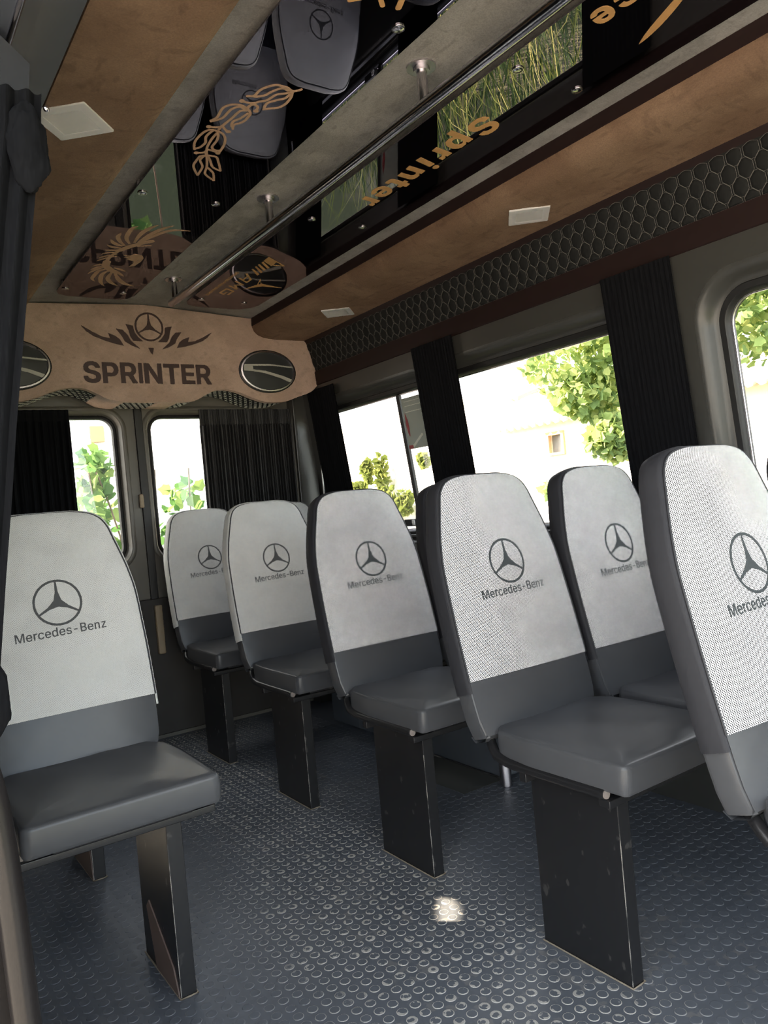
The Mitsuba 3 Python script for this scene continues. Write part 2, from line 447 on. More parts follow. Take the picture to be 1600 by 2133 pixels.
structure('door_1', cat(rbox(1.131, 1.168, YR - 0.012, YR + 0.004, 0.3, 1.62, 0.004)), 'mat_rubber', smooth=30)
k = put('door_1__catch', rbox(1.118, 1.138, YR - 0.022, YR - 0.008, 1.09, 1.155, 0.005), 'mat_tan_plastic', smooth=30)
structure('trim_4', cat(along_y([(1.945, 0), (2.05, 0), (2.05, 1.64), (1.945, 1.64)], 3.54, 3.62), rbox(1.935, 1.95, 3.535, 3.545, 0.8, 1.62, 0.003)), 'mat_trim_grey')
k = structure('gleam_strip_5', rbox(2.028, 2.036, 3.46, 3.466, 0.95, 1.42, 0.002), 'mat_lamp_white')  # added pale strip, paints the bright gap of light beside the corner curtain
# lower dark lining of the rear doors
structure('trim_6', rbox(0.2, 2.05, YR - 0.02, YR - 0.001, 0.02, 0.66, 0.006), 'mat_underlay', smooth=30)

# left wall behind the sliding door, with its window; header and door post
sheet = Polygon([(1.24, 0), (3.64, 0), (3.64, 2.0), (1.24, 2.0)]).difference(Polygon(opening(1.75, 3.3, 0.9, 1.49, 0.07, 0.0)))
lw = cat(*[fine(along_x(p, 0.185, 0.20), 0.3) for p in polys(sheet)])
lw.vertices[:, 0] += np.interp(lw.vertices[:, 2], [0.0, 0.7, 1.6, 2.0], [-0.098, -0.093, -0.005, 0.0])
structure('wall_left', lw, 'mat_trim_grey')
structure('trim_7', along_y([(0.378, 1.848), (0.345, 1.836), (0.312, 1.817), (0.300, 1.806), (0.262, 1.760), (0.252, 1.738), (0.235, 1.70), (0.10, 1.72), (0.10, 2.0), (0.36, 2.0), (0.36, 1.87)], -0.8, 3.37), 'mat_header', smooth=20)
structure('trim_8', tube([[0.2375, -0.5, 1.699], [0.2375, 1.22, 1.699]], 0.0045), 'mat_chrome', smooth=True)
post = [(0.268, 1.66), (0.255, 1.55), (0.209, 1.267), (0.175, 1.046), (0.147, 0.86), (0.120, 0.70), (0.0, 0.70), (0.0, 1.72), (0.2, 1.72)]
structure('trim_9', along_y(Polygon(post).buffer(-0.012), 1.13, 1.22), 'mat_post')
structure('added_door_2', along_y([(-0.02, -0.4), (0.045, -0.4), (0.05, 0.9), (0.085, 1.70), (0.03, 1.72), (-0.01, 0.9)], 1.03, 2.35), 'mat_header')  # unseen slid-back door, added to keep the sun off the door rail
structure('trim_10', box(0.12, 0.2, -0.8, 1.2, -0.65, -0.0005), 'mat_rubber')

# ------------------------------------------------------------------ coves and overhead band
cove = [(1.668, 1.955), (1.663, 1.917), (1.672, 1.893), (1.690, 1.876), (1.720, 1.865), (1.790, 1.858), (1.930, 1.860), (1.968, 1.862), (2.0, 1.90), (2.0, 2.0), (1.668, 2.0)]
structure('trim_11', along_y(cove, -0.8, 3.374), 'mat_tan_suede', smooth=35)
structure('trim_12', along_y([(1.6635, 1.972), (1.6600, 1.918), (1.6675, 1.916), (1.6705, 1.972)], -0.8, 3.37), 'mat_dark_brown')
structure('trim_13', along_y([(0.622, 2.0), (0.630, 1.915), (0.618, 1.885), (0.590, 1.866), (0.53, 1.859), (0.42, 1.858), (0.386, 1.859), (0.386, 2.0)], -0.8, 3.374), 'mat_tan_suede', smooth=35)
# quilted band under the cove
A, B = np.array([1.996, 1.708]), np.array([1.957, 1.842])
structure('trim_14', along_y([(1.957, 1.842), (1.945, 1.862), (1.975, 1.865), (1.985, 1.842)], -0.7, 3.373), 'mat_dark_brown')
kb = put('quilted_band', along_y([tuple(A), tuple(B), (2.03, 1.85), (2.045, 1.708)], -0.7, 3.372), 'mat_quilt')
tag(kb, 'black quilted band of stitched hexagons above the side windows', 'padded trim')
e2 = (B - A) / np.linalg.norm(B - A)
nb = np.array([-e2[1], e2[0]])            # faces the room
if nb[0] > 0:
    nb = -nb
BH = float(np.linalg.norm(B - A))
PY, PV = 0.0472, 0.0405


def band_pt(y, v, n):
    q = A[None] + np.outer(v, e2) + np.outer(n, nb)
    return np.column_stack([q[:, 0], y, q[:, 1]])


def hexcell(hw=0.0195, hv=0.0245):
    o = np.array([(hw, -hv * 0.42), (hw, hv * 0.42), (hw * 0.25, hv), (-hw * 0.25, hv), (-hw, hv * 0.42), (-hw, -hv * 0.42), (-hw * 0.25, -hv), (hw * 0.25, -hv)])
    return o


hx = hexcell()
cells = []
threads = []
for row in range(4):
    for c in range(86):
        y = 3.355 - c * PY - (0.5 * PY if row % 2 else 0)
        v = 0.122 - row * PV
        if y < -0.65 or y > 3.355:
            continue
        o = hx.copy()
        vv_ = np.clip(v + o[:, 1], 0.002, BH - 0.001)
        if vv_.max() - vv_.min() < 0.012:
            continue
        r0 = band_pt(y + o[:, 0], vv_, np.zeros(8))
        r1 = band_pt(y + o[:, 0] * 0.82, (vv_ - vv_.mean()) * 0.82 + vv_.mean(), np.full(8, 0.0032))
        r2 = band_pt(y + o[:, 0] * 0.45, (vv_ - vv_.mean()) * 0.45 + vv_.mean(), np.full(8, 0.0048))
        cells.append((y, loft([r0[::-1], r1[::-1], r2[::-1]], cap1=True)))
        q = band_pt(y + o[:, 0] * 1.07, np.clip(v + o[:, 1] * 1.05, 0.001, BH), np.full(8, 0.0012))
        threads.append(tube(np.vstack([q, q[:1]]), 0.00075, seg=4, caps=False))
cells.sort(key=lambda t: t[0])
near = [c for c in cells if c[0] > 0.45][:290]
for y, mm in near:
    put(kb + '__cell', mm, 'mat_quilt', smooth=50)
far = [mm for y, mm in cells if y <= 0.45]
if far:
    kk = put(kb + '__cell_field', cat(*far), 'mat_quilt')
    tag(kk, kind='stuff')
kk = put(kb + '__stitching', cat(*threads), 'mat_thread')
tag(kk, 'pale double stitching')

# ------------------------------------------------------------------ ceiling panels that mirror the cabin, with gold decals
PZ = 1.940                      # underside of the panels, on stand-off screws below the suede


def panel_z(side):
    return lambda x: PZ + 0.0 * x


def on_panel(g, side, depth, gap=0.0):
    """A flat shape given in (x, y) laid under the tilted panel."""
    m = slab(g, depth)
    v = m.vertices
    zf = panel_z(side)
    m.vertices = np.column_stack([v[:, 0], v[:, 1], zf(v[:, 0]) - gap - v[:, 2]])
    m.invert()
    return m


left_poly = Polygon([(0.722, -0.6), (1.018, -0.6), (1.018, 3.09), (1.0, 3.15), (0.965, 3.165), (0.77, 3.165), (0.737, 3.15), (0.722, 3.11)])
right_poly = Polygon([(1.243, -0.6), (1.567, -0.6), (1.567, 3.05)] + [(1.467 + 0.10 * math.cos(a), 3.08 + 0.10 * math.sin(a)) for a in np.linspace(0, math.pi / 2, 9)] + [(1.321 + 0.078 * math.cos(a), 3.10 + 0.08 * math.sin(a)) for a in np.linspace(math.pi / 2, math.pi, 9)])
kl = put('ceiling_panel', on_panel(left_poly, -1, 0.004), 'mat_mirror')
tag(kl, 'black mirror ceiling panel with gold laurel and eagle decals, left of the chrome rail', 'ceiling panel')
kr = put('ceiling_panel', on_panel(right_poly, 1, 0.004), 'mat_mirror')
tag(kr, 'black mirror ceiling panel with gold lettering and a star emblem, right of the chrome rail', 'ceiling panel')


def dome(x, y, side, key):
    s = trimesh.creation.icosphere(2, 0.0135)
    s.vertices *= [1, 1, 0.3]
    cyl = trimesh.creation.cylinder(0.013, 0.036, sections=20)
    m = cat(s, cyl.apply_translation([0, 0, 0.016]))
    m.apply_translation([x, y, panel_z(side)(x) - 0.005])
    put(key + '__screw', m, 'mat_chrome', smooth=40)


for yy in (-0.1, 0.26, 1.19, 2.12, 3.07):
    dome(0.746, yy, -1, kl)
    dome(0.964, yy, -1, kl)
    dome(1.292, yy, 1, kr)
    dome(1.487, yy, 1, kr)

EAGLE = dict(
    f1=([(0.8551, 2.5026), (0.8750, 2.4426), (0.8967, 2.3892), (0.9263, 2.3595), (0.9727, 2.3498)], .020), f2=([(0.8515, 2.5043), (0.8633, 2.4304), (0.8823, 2.3678), (0.9102, 2.3240)], .020), f3=([(0.8406, 2.5084), (0.8361, 2.4288), (0.8461, 2.3756), (0.8642, 2.3364)], .020),
    f4=([(0.8297, 2.5241), (0.8024, 2.4645), (0.7969, 2.3995), (0.8097, 2.3679)], .019), f5=([(0.8197, 2.5455), (0.7923, 2.5082), (0.7768, 2.4675), (0.7777, 2.4372)], .018), f6=([(0.8143, 2.5534), (0.7923, 2.5432), (0.7786, 2.5304), (0.7630, 2.5043)], .02),
    f7=([(0.8152, 2.5707), (0.7923, 2.5734), (0.7648, 2.5566)], .017), f8=([(0.8170, 2.5887), (0.7969, 2.6026), (0.7722, 2.6077)], .015),
    n1=([(0.8170, 2.6198), (0.7878, 2.6307), (0.7722, 2.6544)], .012), n2=([(0.8206, 2.6384), (0.7923, 2.6609), (0.7731, 2.6932)], .012), n3=([(0.8234, 2.6563), (0.7951, 2.6856), (0.7749, 2.7249)], .012),
    g0=([(0.8033, 2.7489), (0.7896, 2.7606), (0.7722, 2.7868)], .014), g1=([(0.8088, 2.7681), (0.7905, 2.7945), (0.7768, 2.8277)], .014), g2=([(0.8152, 2.7793), (0.7951, 2.8148), (0.7795, 2.8699)], .016),
    a=([(0.8288, 2.7967), (0.8060, 2.8396), (0.8051, 2.9049), (0.8261, 2.9524)], .020), c=([(0.8415, 2.8132), (0.8288, 2.8606), (0.8425, 2.9389), (0.8732, 3.0003)], .021), d=([(0.8542, 2.8230), (0.8570, 2.8891), (0.8841, 2.9495), (0.9200, 2.9805)], .022), e=([(0.8678, 2.8334), (0.9012, 2.9050), (0.9361, 2.9488), (0.9763, 2.9681)], .026),
    h1=([(0.8479, 2.7760), (0.8732, 2.7888), (0.8967, 2.8048)], .016), h2=([(0.8515, 2.7965), (0.8787, 2.8291), (0.9093, 2.8646)], .016))
g = [crescent(p, w) for p, w in EAGLE.values()]
g += [stroke([(0.8868, 2.4789), (0.8597, 2.5123), (0.8352, 2.5530), (0.8170, 2.5955)], 0.022), stroke([(0.8976, 2.5182), (0.8606, 2.5382)], 0.006), stroke([(0.8079, 2.7188), (0.8152, 2.7657), (0.8425, 2.8033), (0.8696, 2.8263)], 0.026), stroke([(0.8133, 2.6108), (0.8042, 2.6710), (0.8060, 2.7289)], 0.012)]
head = Polygon([(0.8406, 2.6362), (0.8624, 2.6365), (0.8732, 2.6139), (0.8859, 2.6171), (0.9021, 2.6233), (0.9138, 2.6459), (0.9155, 2.6812), (0.9093, 2.7336), (0.8931, 2.7487), (0.8967, 2.7045), (0.8895, 2.6839), (0.8750, 2.6802), (0.8633, 2.6730), (0.8741, 2.6640), (0.8497, 2.6585), (0.8624, 2.6510)]).buffer(0)
g += [head.difference(Point(0.9021, 2.6744).buffer(0.004))]
kk = put(kl + '__eagle_decal', on_panel(unary_union(g).buffer(0.0004), -1, 0.0008, 0.0041), 'mat_gold_pale')
tag(kk, 'gold eagle decal')
LAUREL = [[(0.8006, 1.5409), (0.8143, 1.5315), (0.8152, 1.5100), (0.8234, 1.4896), (0.8434, 1.4718), (0.8642, 1.4722), (0.8814, 1.4799), (0.8967, 1.4655)], [(0.8161, 1.5361), (0.8334, 1.5224), (0.8443, 1.4959), (0.8588, 1.4787), (0.8723, 1.4829)], [(0.8343, 1.5503), (0.8470, 1.5381), (0.8561, 1.5090), (0.8750, 1.4922), (0.8823, 1.4807)], [(0.8579, 1.5765), (0.8678, 1.5684), (0.8859, 1.5546), (0.8931, 1.5286), (0.8913, 1.5067), (0.8832, 1.4826)], [(0.8579, 1.5736), (0.8533, 1.5519), (0.8669, 1.5289), (0.8814, 1.5108), (0.8832, 1.4941)], [(0.7960, 1.5619), (0.8124, 1.5656), (0.8297, 1.5577), (0.8343, 1.5503)], [(0.8215, 1.5791), (0.8306, 1.5663), (0.8425, 1.5745), (0.8443, 1.5888)], [(0.8225, 1.5838), (0.8243, 1.5661), (0.8297, 1.5577)],
          [(0.7685, 1.6734), (0.7758, 1.6519), (0.7713, 1.6136), (0.7841, 1.5876), (0.8024, 1.5815), (0.8279, 1.5928), (0.8397, 1.6107), (0.8406, 1.6348), (0.8352, 1.6558), (0.8252, 1.6688), (0.8306, 1.6884)], [(0.7703, 1.6760), (0.7887, 1.6464), (0.7905, 1.6102), (0.8051, 1.5889), (0.8206, 1.5966)], [(0.8006, 1.6895), (0.8079, 1.6429), (0.8124, 1.6054), (0.8261, 1.5969)], [(0.8243, 1.6796), (0.8170, 1.6573), (0.8261, 1.6357), (0.8325, 1.6087)], [(0.7749, 1.7017), (0.8006, 1.6895), (0.8042, 1.6696)], [(0.8024, 1.6864), (0.8225, 1.7050)], [(0.8015, 1.7050), (0.8006, 1.6895)],
          [(0.7850, 1.8220), (0.7703, 1.7676), (0.7740, 1.7301), (0.7878, 1.7117), (0.8115, 1.7162), (0.8325, 1.7395), (0.8434, 1.7758), (0.8470, 1.8092)], [(0.7850, 1.8181), (0.7942, 1.8041), (0.7969, 1.7823), (0.7868, 1.7468), (0.7905, 1.7162)], [(0.8225, 1.8340), (0.8079, 1.7915), (0.8033, 1.7397), (0.8042, 1.7201)], [(0.8197, 1.7927), (0.8370, 1.8067), (0.8452, 1.8027)], [(0.8188, 1.7899), (0.8179, 1.7600), (0.8079, 1.7245)], [(0.7960, 1.8379), (0.8143, 1.8236), (0.8133, 1.8091)], [(0.8133, 1.8091), (0.8261, 1.8112), (0.8461, 1.8170)],
          [(0.8243, 1.8406), (0.8106, 1.8532), (0.8124, 1.8966), (0.8452, 1.9566), (0.8397, 1.9080), (0.8179, 1.8648), (0.8215, 1.8419)], [(0.8270, 1.8392), (0.8461, 1.8383), (0.8678, 1.8661), (0.8913, 1.9099), (0.8678, 1.8999), (0.8425, 1.8621), (0.8288, 1.8418)], [(0.8179, 1.8289), (0.8497, 1.9036), (0.8588, 1.9390), (0.8976, 1.9716), (0.8787, 1.9301), (0.8506, 1.9035)]]
g = [stroke([tuple(q[:2]) for q in smooth_path([(a, b, 0) for a, b in p], 30)], 0.0066) for p in LAUREL] + [Point(p).buffer(0.0065) for p in ((0.7987, 1.5644), (0.8452, 1.5906), (0.7749, 1.7017), (0.8261, 1.7050), (0.7960, 1.8379), (0.8461, 1.8180))]
kk = put(kl + '__laurel_decal', on_panel(unary_union(g), -1, 0.0008, 0.0041), 'mat_gold_pale')
tag(kk, 'gold laurel branch decal')
# a corner of another gold mark near the top of the picture
g = unary_union([stroke([(0.9012, 1.0650), (0.9281, 1.1397)], 0.012), stroke([(0.8741, 1.1108), (0.9460, 1.0756)], 0.006), stroke([(0.8334, 1.1628), (0.8741, 1.1253), (0.8967, 1.1474)], 0.010)])
put(kl + '__gold_mark', on_panel(g, -1, 0.0008, 0.0041), 'mat_gold')

# bold casual lettering (reads along +y, its top towards +x): rounded letters set one by one, each with its own tilt


def casual(text, height, x0, y0, length, seed):
    r = random.Random(seed)
    at, gl = 0.0, []
    for ch in text:
        g = letters(ch, height, 0, 760, shape=True)
        g = affinity.scale(g, 1.25, 1.0, origin=(0, 0)).buffer(-0.0012).buffer(0.0024).buffer(-0.0008)
        g = affinity.skew(affinity.rotate(g, r.uniform(-5, 5), origin=(0, 0)), 12, origin=(0, 0))
        b = g.bounds
        gl.append(affinity.translate(g, at - b[0], r.uniform(-0.002, 0.002)))
        at += b[2] - b[0] + height * 0.17
    u = affinity.scale(unary_union(gl), length / at, 1.0, origin=(0, 0))
    return affinity.affine_transform(u, [0, 1, 1, 0, x0, y0])


kk = put(kr + '__lettering', on_panel(casual('Sprinter', 0.082, 1.355, 1.378, 0.59, 5), 1, 0.0008, 0.0041), 'mat_gold')
tag(kk, 'gold bold lettering')
kk = put(kr + '__lettering', on_panel(casual('ce', 0.066, 1.288, 0.888, 0.115, 3), 1, 0.0008, 0.0041), 'mat_gold')
tag(kk, 'gold letters near the top edge')
kk = put(kr + '__swoosh', on_panel(crescent([(1.3474, 0.7507), (1.4134, 0.8701), (1.4455, 0.9446), (1.4670, 1.0013)], 0.026), 1, 0.0008, 0.0041), 'mat_gold')
# bars, three letters and a three-pointed star
amg = [Polygon(p) for p in ([(1.3210, 2.4902), (1.3739, 2.5281), (1.3771, 2.5816), (1.3231, 2.5376)], [(1.3242, 2.5580), (1.3252, 2.5447), (1.3782, 2.5992), (1.3782, 2.6156)], [(1.3221, 2.5845), (1.3231, 2.5732), (1.3750, 2.6247), (1.3739, 2.6399)], [(1.3221, 2.6095), (1.3231, 2.6001), (1.3761, 2.6538), (1.3750, 2.6690)], [(1.3231, 2.6405), (1.3242, 2.6310), (1.3761, 2.6837), (1.3750, 2.6999)])]
amg += [stroke([(1.3242, 2.6906), (1.3729, 2.7554), (1.3729, 2.7940), (1.3242, 2.7540)], 0.009, 2), stroke([(1.3432, 2.7152), (1.3453, 2.7637)], 0.007),
        stroke([(1.3242, 2.7915), (1.3729, 2.8296), (1.3432, 2.8403), (1.3729, 2.8904), (1.3242, 2.8540)], 0.009, 2),
        stroke([(1.3686, 2.9734), (1.3708, 2.9208), (1.3305, 2.8956), (1.3273, 2.9555), (1.3495, 2.9725), (1.3495, 2.9407)], 0.009, 2)]
amg += [Polygon([(1.4027, 2.7291), (1.4380, 2.7936), (1.5427, 2.8211), (1.4541, 2.8228), (1.3984, 2.8828), (1.4262, 2.8108)]).difference(Polygon([(1.4176, 2.7560), (1.4348, 2.7979), (1.4305, 2.8068), (1.4219, 2.7858)])), stroke([(1.3771, 2.5701), (1.4219, 2.5653), (1.3739, 2.5300)], 0.005)]
kk = put(kr + '__emblem', on_panel(unary_union([a.buffer(0) for a in amg]), 1, 0.0008, 0.0041), 'mat_gold')
tag(kk, 'gold bars, letters and star decal')
tm = meshkit.text_mesh('DRIVING PERFORMANCE', 0.014, 0.0006)
tv = tm.vertices
wx = tv[:, 0].max()
xx = 1.281 + tv[:, 1]
tm.vertices = np.column_stack([xx, 2.69 + tv[:, 0] / wx * 0.318, panel_z(1)(xx) - 0.0041 - tv[:, 2]])
tm.invert()
kk = put(kr + '__small_lettering', tm, 'mat_gold')
tag(kk, 'small gold capitals')

# chrome grab rail under the ceiling
kk = put('grab_rail', tube(smooth_path([[1.146, -0.6, 1.895], [1.146, 1.0, 1.897], [1.144, 3.03, 1.897]], 30), 0.0155, seg=24), 'mat_chrome', smooth=40)
tag(kk, 'long chrome grab rail hung under the ceiling between two mirror panels', 'grab rail')
for yy in (0.45, 1.345, 2.13, 2.99):
    put(kk + '__bracket', tube([[1.146, yy, 1.90], [1.146, yy, cz(1.146)]], 0.012, seg=20), 'mat_chrome', smooth=40)
    fl = cat(trimesh.creation.cylinder(0.034, 0.004, sections=32).apply_translation([1.146, yy, cz(1.146) - 0.002]), trimesh.creation.cylinder(0.019, 0.012, sections=28).apply_translation([1.146, yy, cz(1.146) - 0.007]))
    put(kk + '__flange', fl, 'mat_steel', smooth=30)

# square lamps set in the coves
for (x, y), lab in (((0.447, 1.655), 'square white lamp in the brown cove above the door'), ((1.808, 1.673), 'square white lamp in the right cove, the nearer one'), ((1.820, 2.840), 'square white lamp in the right cove, the farther one near the rear panel')):
    k0 = name_of('ceiling_lamp')
    tag(k0, lab, 'lamp')
    R_ = trimesh.transformations.rotation_matrix(math.radians(47), [0, 0, 1])
    z = 1.8575
    fr = loft([np.column_stack([rrect(0, 0, h, h, 0.003, 4), np.full(16, zz)]) for h, zz in ((0.062, 0.003), (0.062, -0.0015), (0.061, -0.0025), (0.042, -0.003), (0.041, -0.0018))])
    fr.apply_transform(R_)
    fr.apply_translation([x, y, z])
    put(k0 + '__frame', fr, 'mat_lamp_white', smooth=20)
    di = rbox(-0.0415, 0.0415, -0.0415, 0.0415, -0.0024, 0.002, 0.0008)
    di.apply_transform(R_)
    di.apply_translation([x, y, z])
    put(k0 + '__diffuser', di, 'mat_lamp_diffuser')

# ------------------------------------------------------------------ rear header panel with lettering, emblem, speakers
YP = 3.375
bot = [(1.155 + d, z) for d, z in ((-0.844, 1.637), (-0.81, 1.607), (-0.724, 1.577), (-0.641, 1.553), (-0.563, 1.551), (-0.488, 1.569), (-0.403, 1.601), (-0.344, 1.611), (-0.307, 1.609), (-0.246, 1.586), (-0.197, 1.561), (-0.128, 1.553), (-0.004, 1.552), (0.128, 1.552), (0.197, 1.561), (0.246, 1.586), (0.307, 1.609), (0.344, 1.611), (0.403, 1.601), (0.488, 1.569), (0.563, 1.551), (0.641, 1.553), (0.724, 1.577), (0.81, 1.607), (0.844, 1.637))]
sb = np.array(bot)
tq = np.linspace(sb[0, 0], sb[-1, 0], 90)
wave = PchipInterpolator(sb[:, 0], sb[:, 1])(tq)
outline = [(x, z) for x, z in zip(tq, wave)] + [(2.0, 1.70), (1.985, 1.78), (1.968, 1.865), (1.968, 1.95), (1.65, 1.9555), (CX, 1.984), (0.64, 1.9555), (0.342, 1.95), (0.342, 1.865), (0.325, 1.78), (0.31, 1.70)]
kp = put('header_panel', along_y(outline, YP, YP + 0.035), 'mat_tan_suede_lit', smooth=20)
tag(kp, 'tan padded panel with dark lettering and winged emblem above the rear doors', 'panel')
lining = [(x, z + 0.006) for x, z in zip(tq, wave)] + [(x, z + 0.03) for x, z in list(zip(tq, wave))[::-1]]
kk = put(kp + '__underside', along_y(lining, YP + 0.03, YP + 0.235), 'mat_quilt', smooth=40)
tag(kk, 'dark quilted underside')
st, pat = [], []
for i in range(62):
    for j in range(7):
        x = 0.36 + i * 0.0262 + (0.0131 if j % 2 else 0)
        if x > 1.97:
            continue
        z = float(np.interp(x, tq, wave)) + 0.0055
        sl = (float(np.interp(x + 0.01, tq, wave)) - float(np.interp(x - 0.01, tq, wave))) / 0.02
        y = YP + 0.046 + j * 0.029
        w_ = 0.0085
        st += [tube([[x - w_, y, z - sl * w_], [x + w_, y, z + sl * w_]], 0.0015, 4), tube([[x, y - w_, z], [x, y + w_, z]], 0.0015, 4)]
kk = put(kp + '__stitching', cat(*st), 'mat_white_thread')
tag(kk, 'white cross stitches')
for a, b in ((0.90, 1.035), (1.17, 1.29)):
    sel = (tq > a) & (tq < b)
    lip = [(x, z + 0.003) for x, z in zip(tq[sel], wave[sel])] + [(x, z + 0.008) for x, z in list(zip(tq[sel], wave[sel]))[::-1]]
    kk = put(kp + '__underside_patch', along_y(lip, YP + 0.036, YP + 0.236), 'mat_tan_suede_lit', smooth=40)
tag(kp + '__underside_patch', 'tan patch on the underside')


def on_header(g, cx, cz_, d=0.004):
    m = slab(g, d)
    v = m.vertices
    m.vertices = np.column_stack([cx + v[:, 0], YP + 0.0002 - v[:, 2], cz_ + v[:, 1]])
    return m


at, gl = 0.0, []
for ch in 'SPRINTER':
    g = sbox(0, 0, 0.0165, 0.0900) if ch == 'I' else letters(ch, 0.090, 0, 740, shape=True)
    b = g.bounds
    gl.append(affinity.translate(g, at - b[0], 0))
    at += b[2] - b[0] + 0.0085
g = affinity.scale(unary_union(gl), 0.570 / (at - 0.0085), 1.0, origin=(0, 0))
tm = on_header(g, 0.861, 1.633)
kk = put(kp + '__lettering', tm, 'mat_letter_brown')
tag(kk, 'dark brown capital letters')
WING = [[(-0.288, -0.006), (-0.246, -0.03), (-0.203, -0.051), (-0.168, -0.057), (-0.176, -0.034), (-0.147, -0.045), (-0.128, -0.06), (-0.114, -0.086), (-0.15, -0.079), (-0.19, -0.068), (-0.238, -0.05), (-0.266, -0.031)],
        [(-0.141, -0.013), (-0.113, -0.017), (-0.094, -0.037), (-0.081, -0.063), (-0.044, -0.096), (-0.078, -0.084), (-0.107, -0.067), (-0.118, -0.044)],
        [(-0.098, 0.01), (-0.067, 0.004), (-0.062, -0.025), (-0.048, -0.045), (-0.028, -0.063), (-0.07, -0.062), (-0.082, -0.042), (-0.087, -0.016)]]


def star(cx, cy, r, w):
    q = []
    for k in range(3):
        a = math.pi / 2 - k * 2 * math.pi / 3
        q += [(cx + r * math.cos(a + 0.04), cy + r * math.sin(a + 0.04)), (cx + r * math.cos(a - 0.04), cy + r * math.sin(a - 0.04))]
        q += [(cx + 0.5 * r * math.cos(a - 0.13), cy + 0.5 * r * math.sin(a - 0.13)), (cx + w * math.cos(a - math.pi / 3), cy + w * math.sin(a - math.pi / 3)), (cx + 0.5 * r * math.cos(a - 2 * math.pi / 3 + 0.13), cy + 0.5 * r * math.sin(a - 2 * math.pi / 3 + 0.13))]
    return Polygon(q).buffer(0)


ecx = 0.0055
em = [Polygon(p).buffer(0) for p in WING] + [Polygon([(2 * ecx - x, z) for x, z in p]).buffer(0) for p in WING]
em += [Polygon([(-0.006, -0.091), (0.018, -0.091), (0.010, -0.12), (0.003, -0.112)]), Point(ecx, 0.003).buffer(0.064, 24).difference(Point(ecx, 0.003).buffer(0.0565, 24)), star(ecx, 0.003, 0.058, 0.0115)]
kk = put(kp + '__emblem', on_header(unary_union(em), 1.155, 1.883), 'mat_letter_brown')
tag(kk, 'dark brown winged star emblem')

for sx, lab in ((1.726, 'oval speaker with chrome rim and two pale bars, right end of the tan rear panel'), (0.584, 'oval speaker partly behind the left door post on the tan rear panel')):
    k0 = name_of('speaker')
    tag(k0, lab, 'speaker', 'oval speakers on the rear panel')
    el = lambda a, b, y: np.column_stack([sx + a * np.cos(np.linspace(0, 2 * np.pi, 57)[:-1]), np.full(56, YP - y), 1.700 + b * np.sin(np.linspace(0, 2 * np.pi, 57)[:-1])])
    put(k0 + '__gasket', loft([el(0.152, 0.1045, 0.0004), el(0.152, 0.1045, 0.006), el(0.142, 0.096, 0.010)]), 'mat_rubber', smooth=40)
    put(k0 + '__rim', loft([el(0.146, 0.099, 0.006), el(0.145, 0.098, 0.014), el(0.138, 0.092, 0.016), el(0.134, 0.088, 0.010)]), 'mat_steel', smooth=40)
    put(k0 + '__grille', loft([el(0.136, 0.090, 0.010), el(0.09, 0.06, 0.016), el(0.04, 0.027, 0.019)], cap1=True), 'mat_grille', smooth=40)
    clip = Polygon(np.column_stack([0.135 * np.cos(np.linspace(0, 6.2832, 57)[:-1]), 0.089 * np.sin(np.linspace(0, 6.2832, 57)[:-1])]))
    b1 = Polygon([(-0.14, 0.022), (0.02, 0.026), (0.14, 0.016), (0.14, 0.023), (0.0, 0.034), (-0.14, 0.030)]).intersection(clip)
    b2 = Polygon([(-0.14, 0.030), (-0.085, 0.026), (-0.085, 0.006), (-0.02, 0.000), (0.07, -0.022), (0.15, -0.05), (0.13, -0.062), (0.06, -0.034), (-0.03, -0.010), (-0.09, -0.002), (-0.14, 0.0)]).buffer(0).intersection(clip)
    for b in (b1, b2):
        mm = slab(b, 0.006)
        vv_ = mm.vertices
        mm.vertices = np.column_stack([sx + vv_[:, 0], YP - 0.014 - vv_[:, 2], 1.700 + vv_[:, 1]])
        put(k0 + '__bar', mm, 'mat_speaker_bar')
    put(k0 + '__screw', trimesh.creation.icosphere(1, 0.004).apply_translation([sx + 0.10, YP - 0.016, 1.768]), 'mat_rubber')

# ------------------------------------------------------------------ seats
VT, VB = 0.500, -0.135
_w = PchipInterpolator([-0.14, -0.1, 0, 0.1, 0.2, 0.27, 0.33, 0.38, 0.42, 0.45, 0.47, 0.485, 0.494, 0.501], [0.190, 0.202, 0.206, 0.2055, 0.2025, 0.199, 0.189, 0.176, 0.164, 0.155, 0.144, 0.127, 0.104, 0.055])
AL = math.atan(0.253)
EX, EV, EN = np.array([1.0, 0, 0]), np.array([0, math.sin(AL), math.cos(AL)]), np.array([0, -math.cos(AL), math.sin(AL)])
O = np.array([0.160, 0.357, 0.576])


def back_pt(x, v, n):
    return O + np.outer(x, EX) + np.outer(v, EV) + np.outer(n, EN)


def u_ring(v0, d, n, vt=VT, m=34):
    """The backrest's outline from bottom left over the top to bottom right, d inside the edge, n before the middle plane."""
    q = 1 - (1 - np.linspace(0, 1, m)) ** 2.0
    v = v0 + q * (vt - v0)
    vi = v0 + q * (vt - d - v0)
    w_ = np.maximum(_w(v) - d, 0.01)
    x = np.r_[-w_, w_[::-1]]
    return back_pt(x, np.r_[vi, vi[::-1]], np.full(2 * m, n))


def bulge(x, v):
    s = np.clip(np.abs(x) / np.maximum(_w(np.clip(v, VB, VT)) - 0.004, 0.02), 0, 1)
    top = np.clip((VT - v) / 0.05, 0, 1)
    return 0.016 * (1 - s ** 2.6) * np.sqrt(top * (2 - top) + 1e-6) + 0.004 * np.exp(-((v - 0.02) / 0.12) ** 2) * (1 - s ** 2)


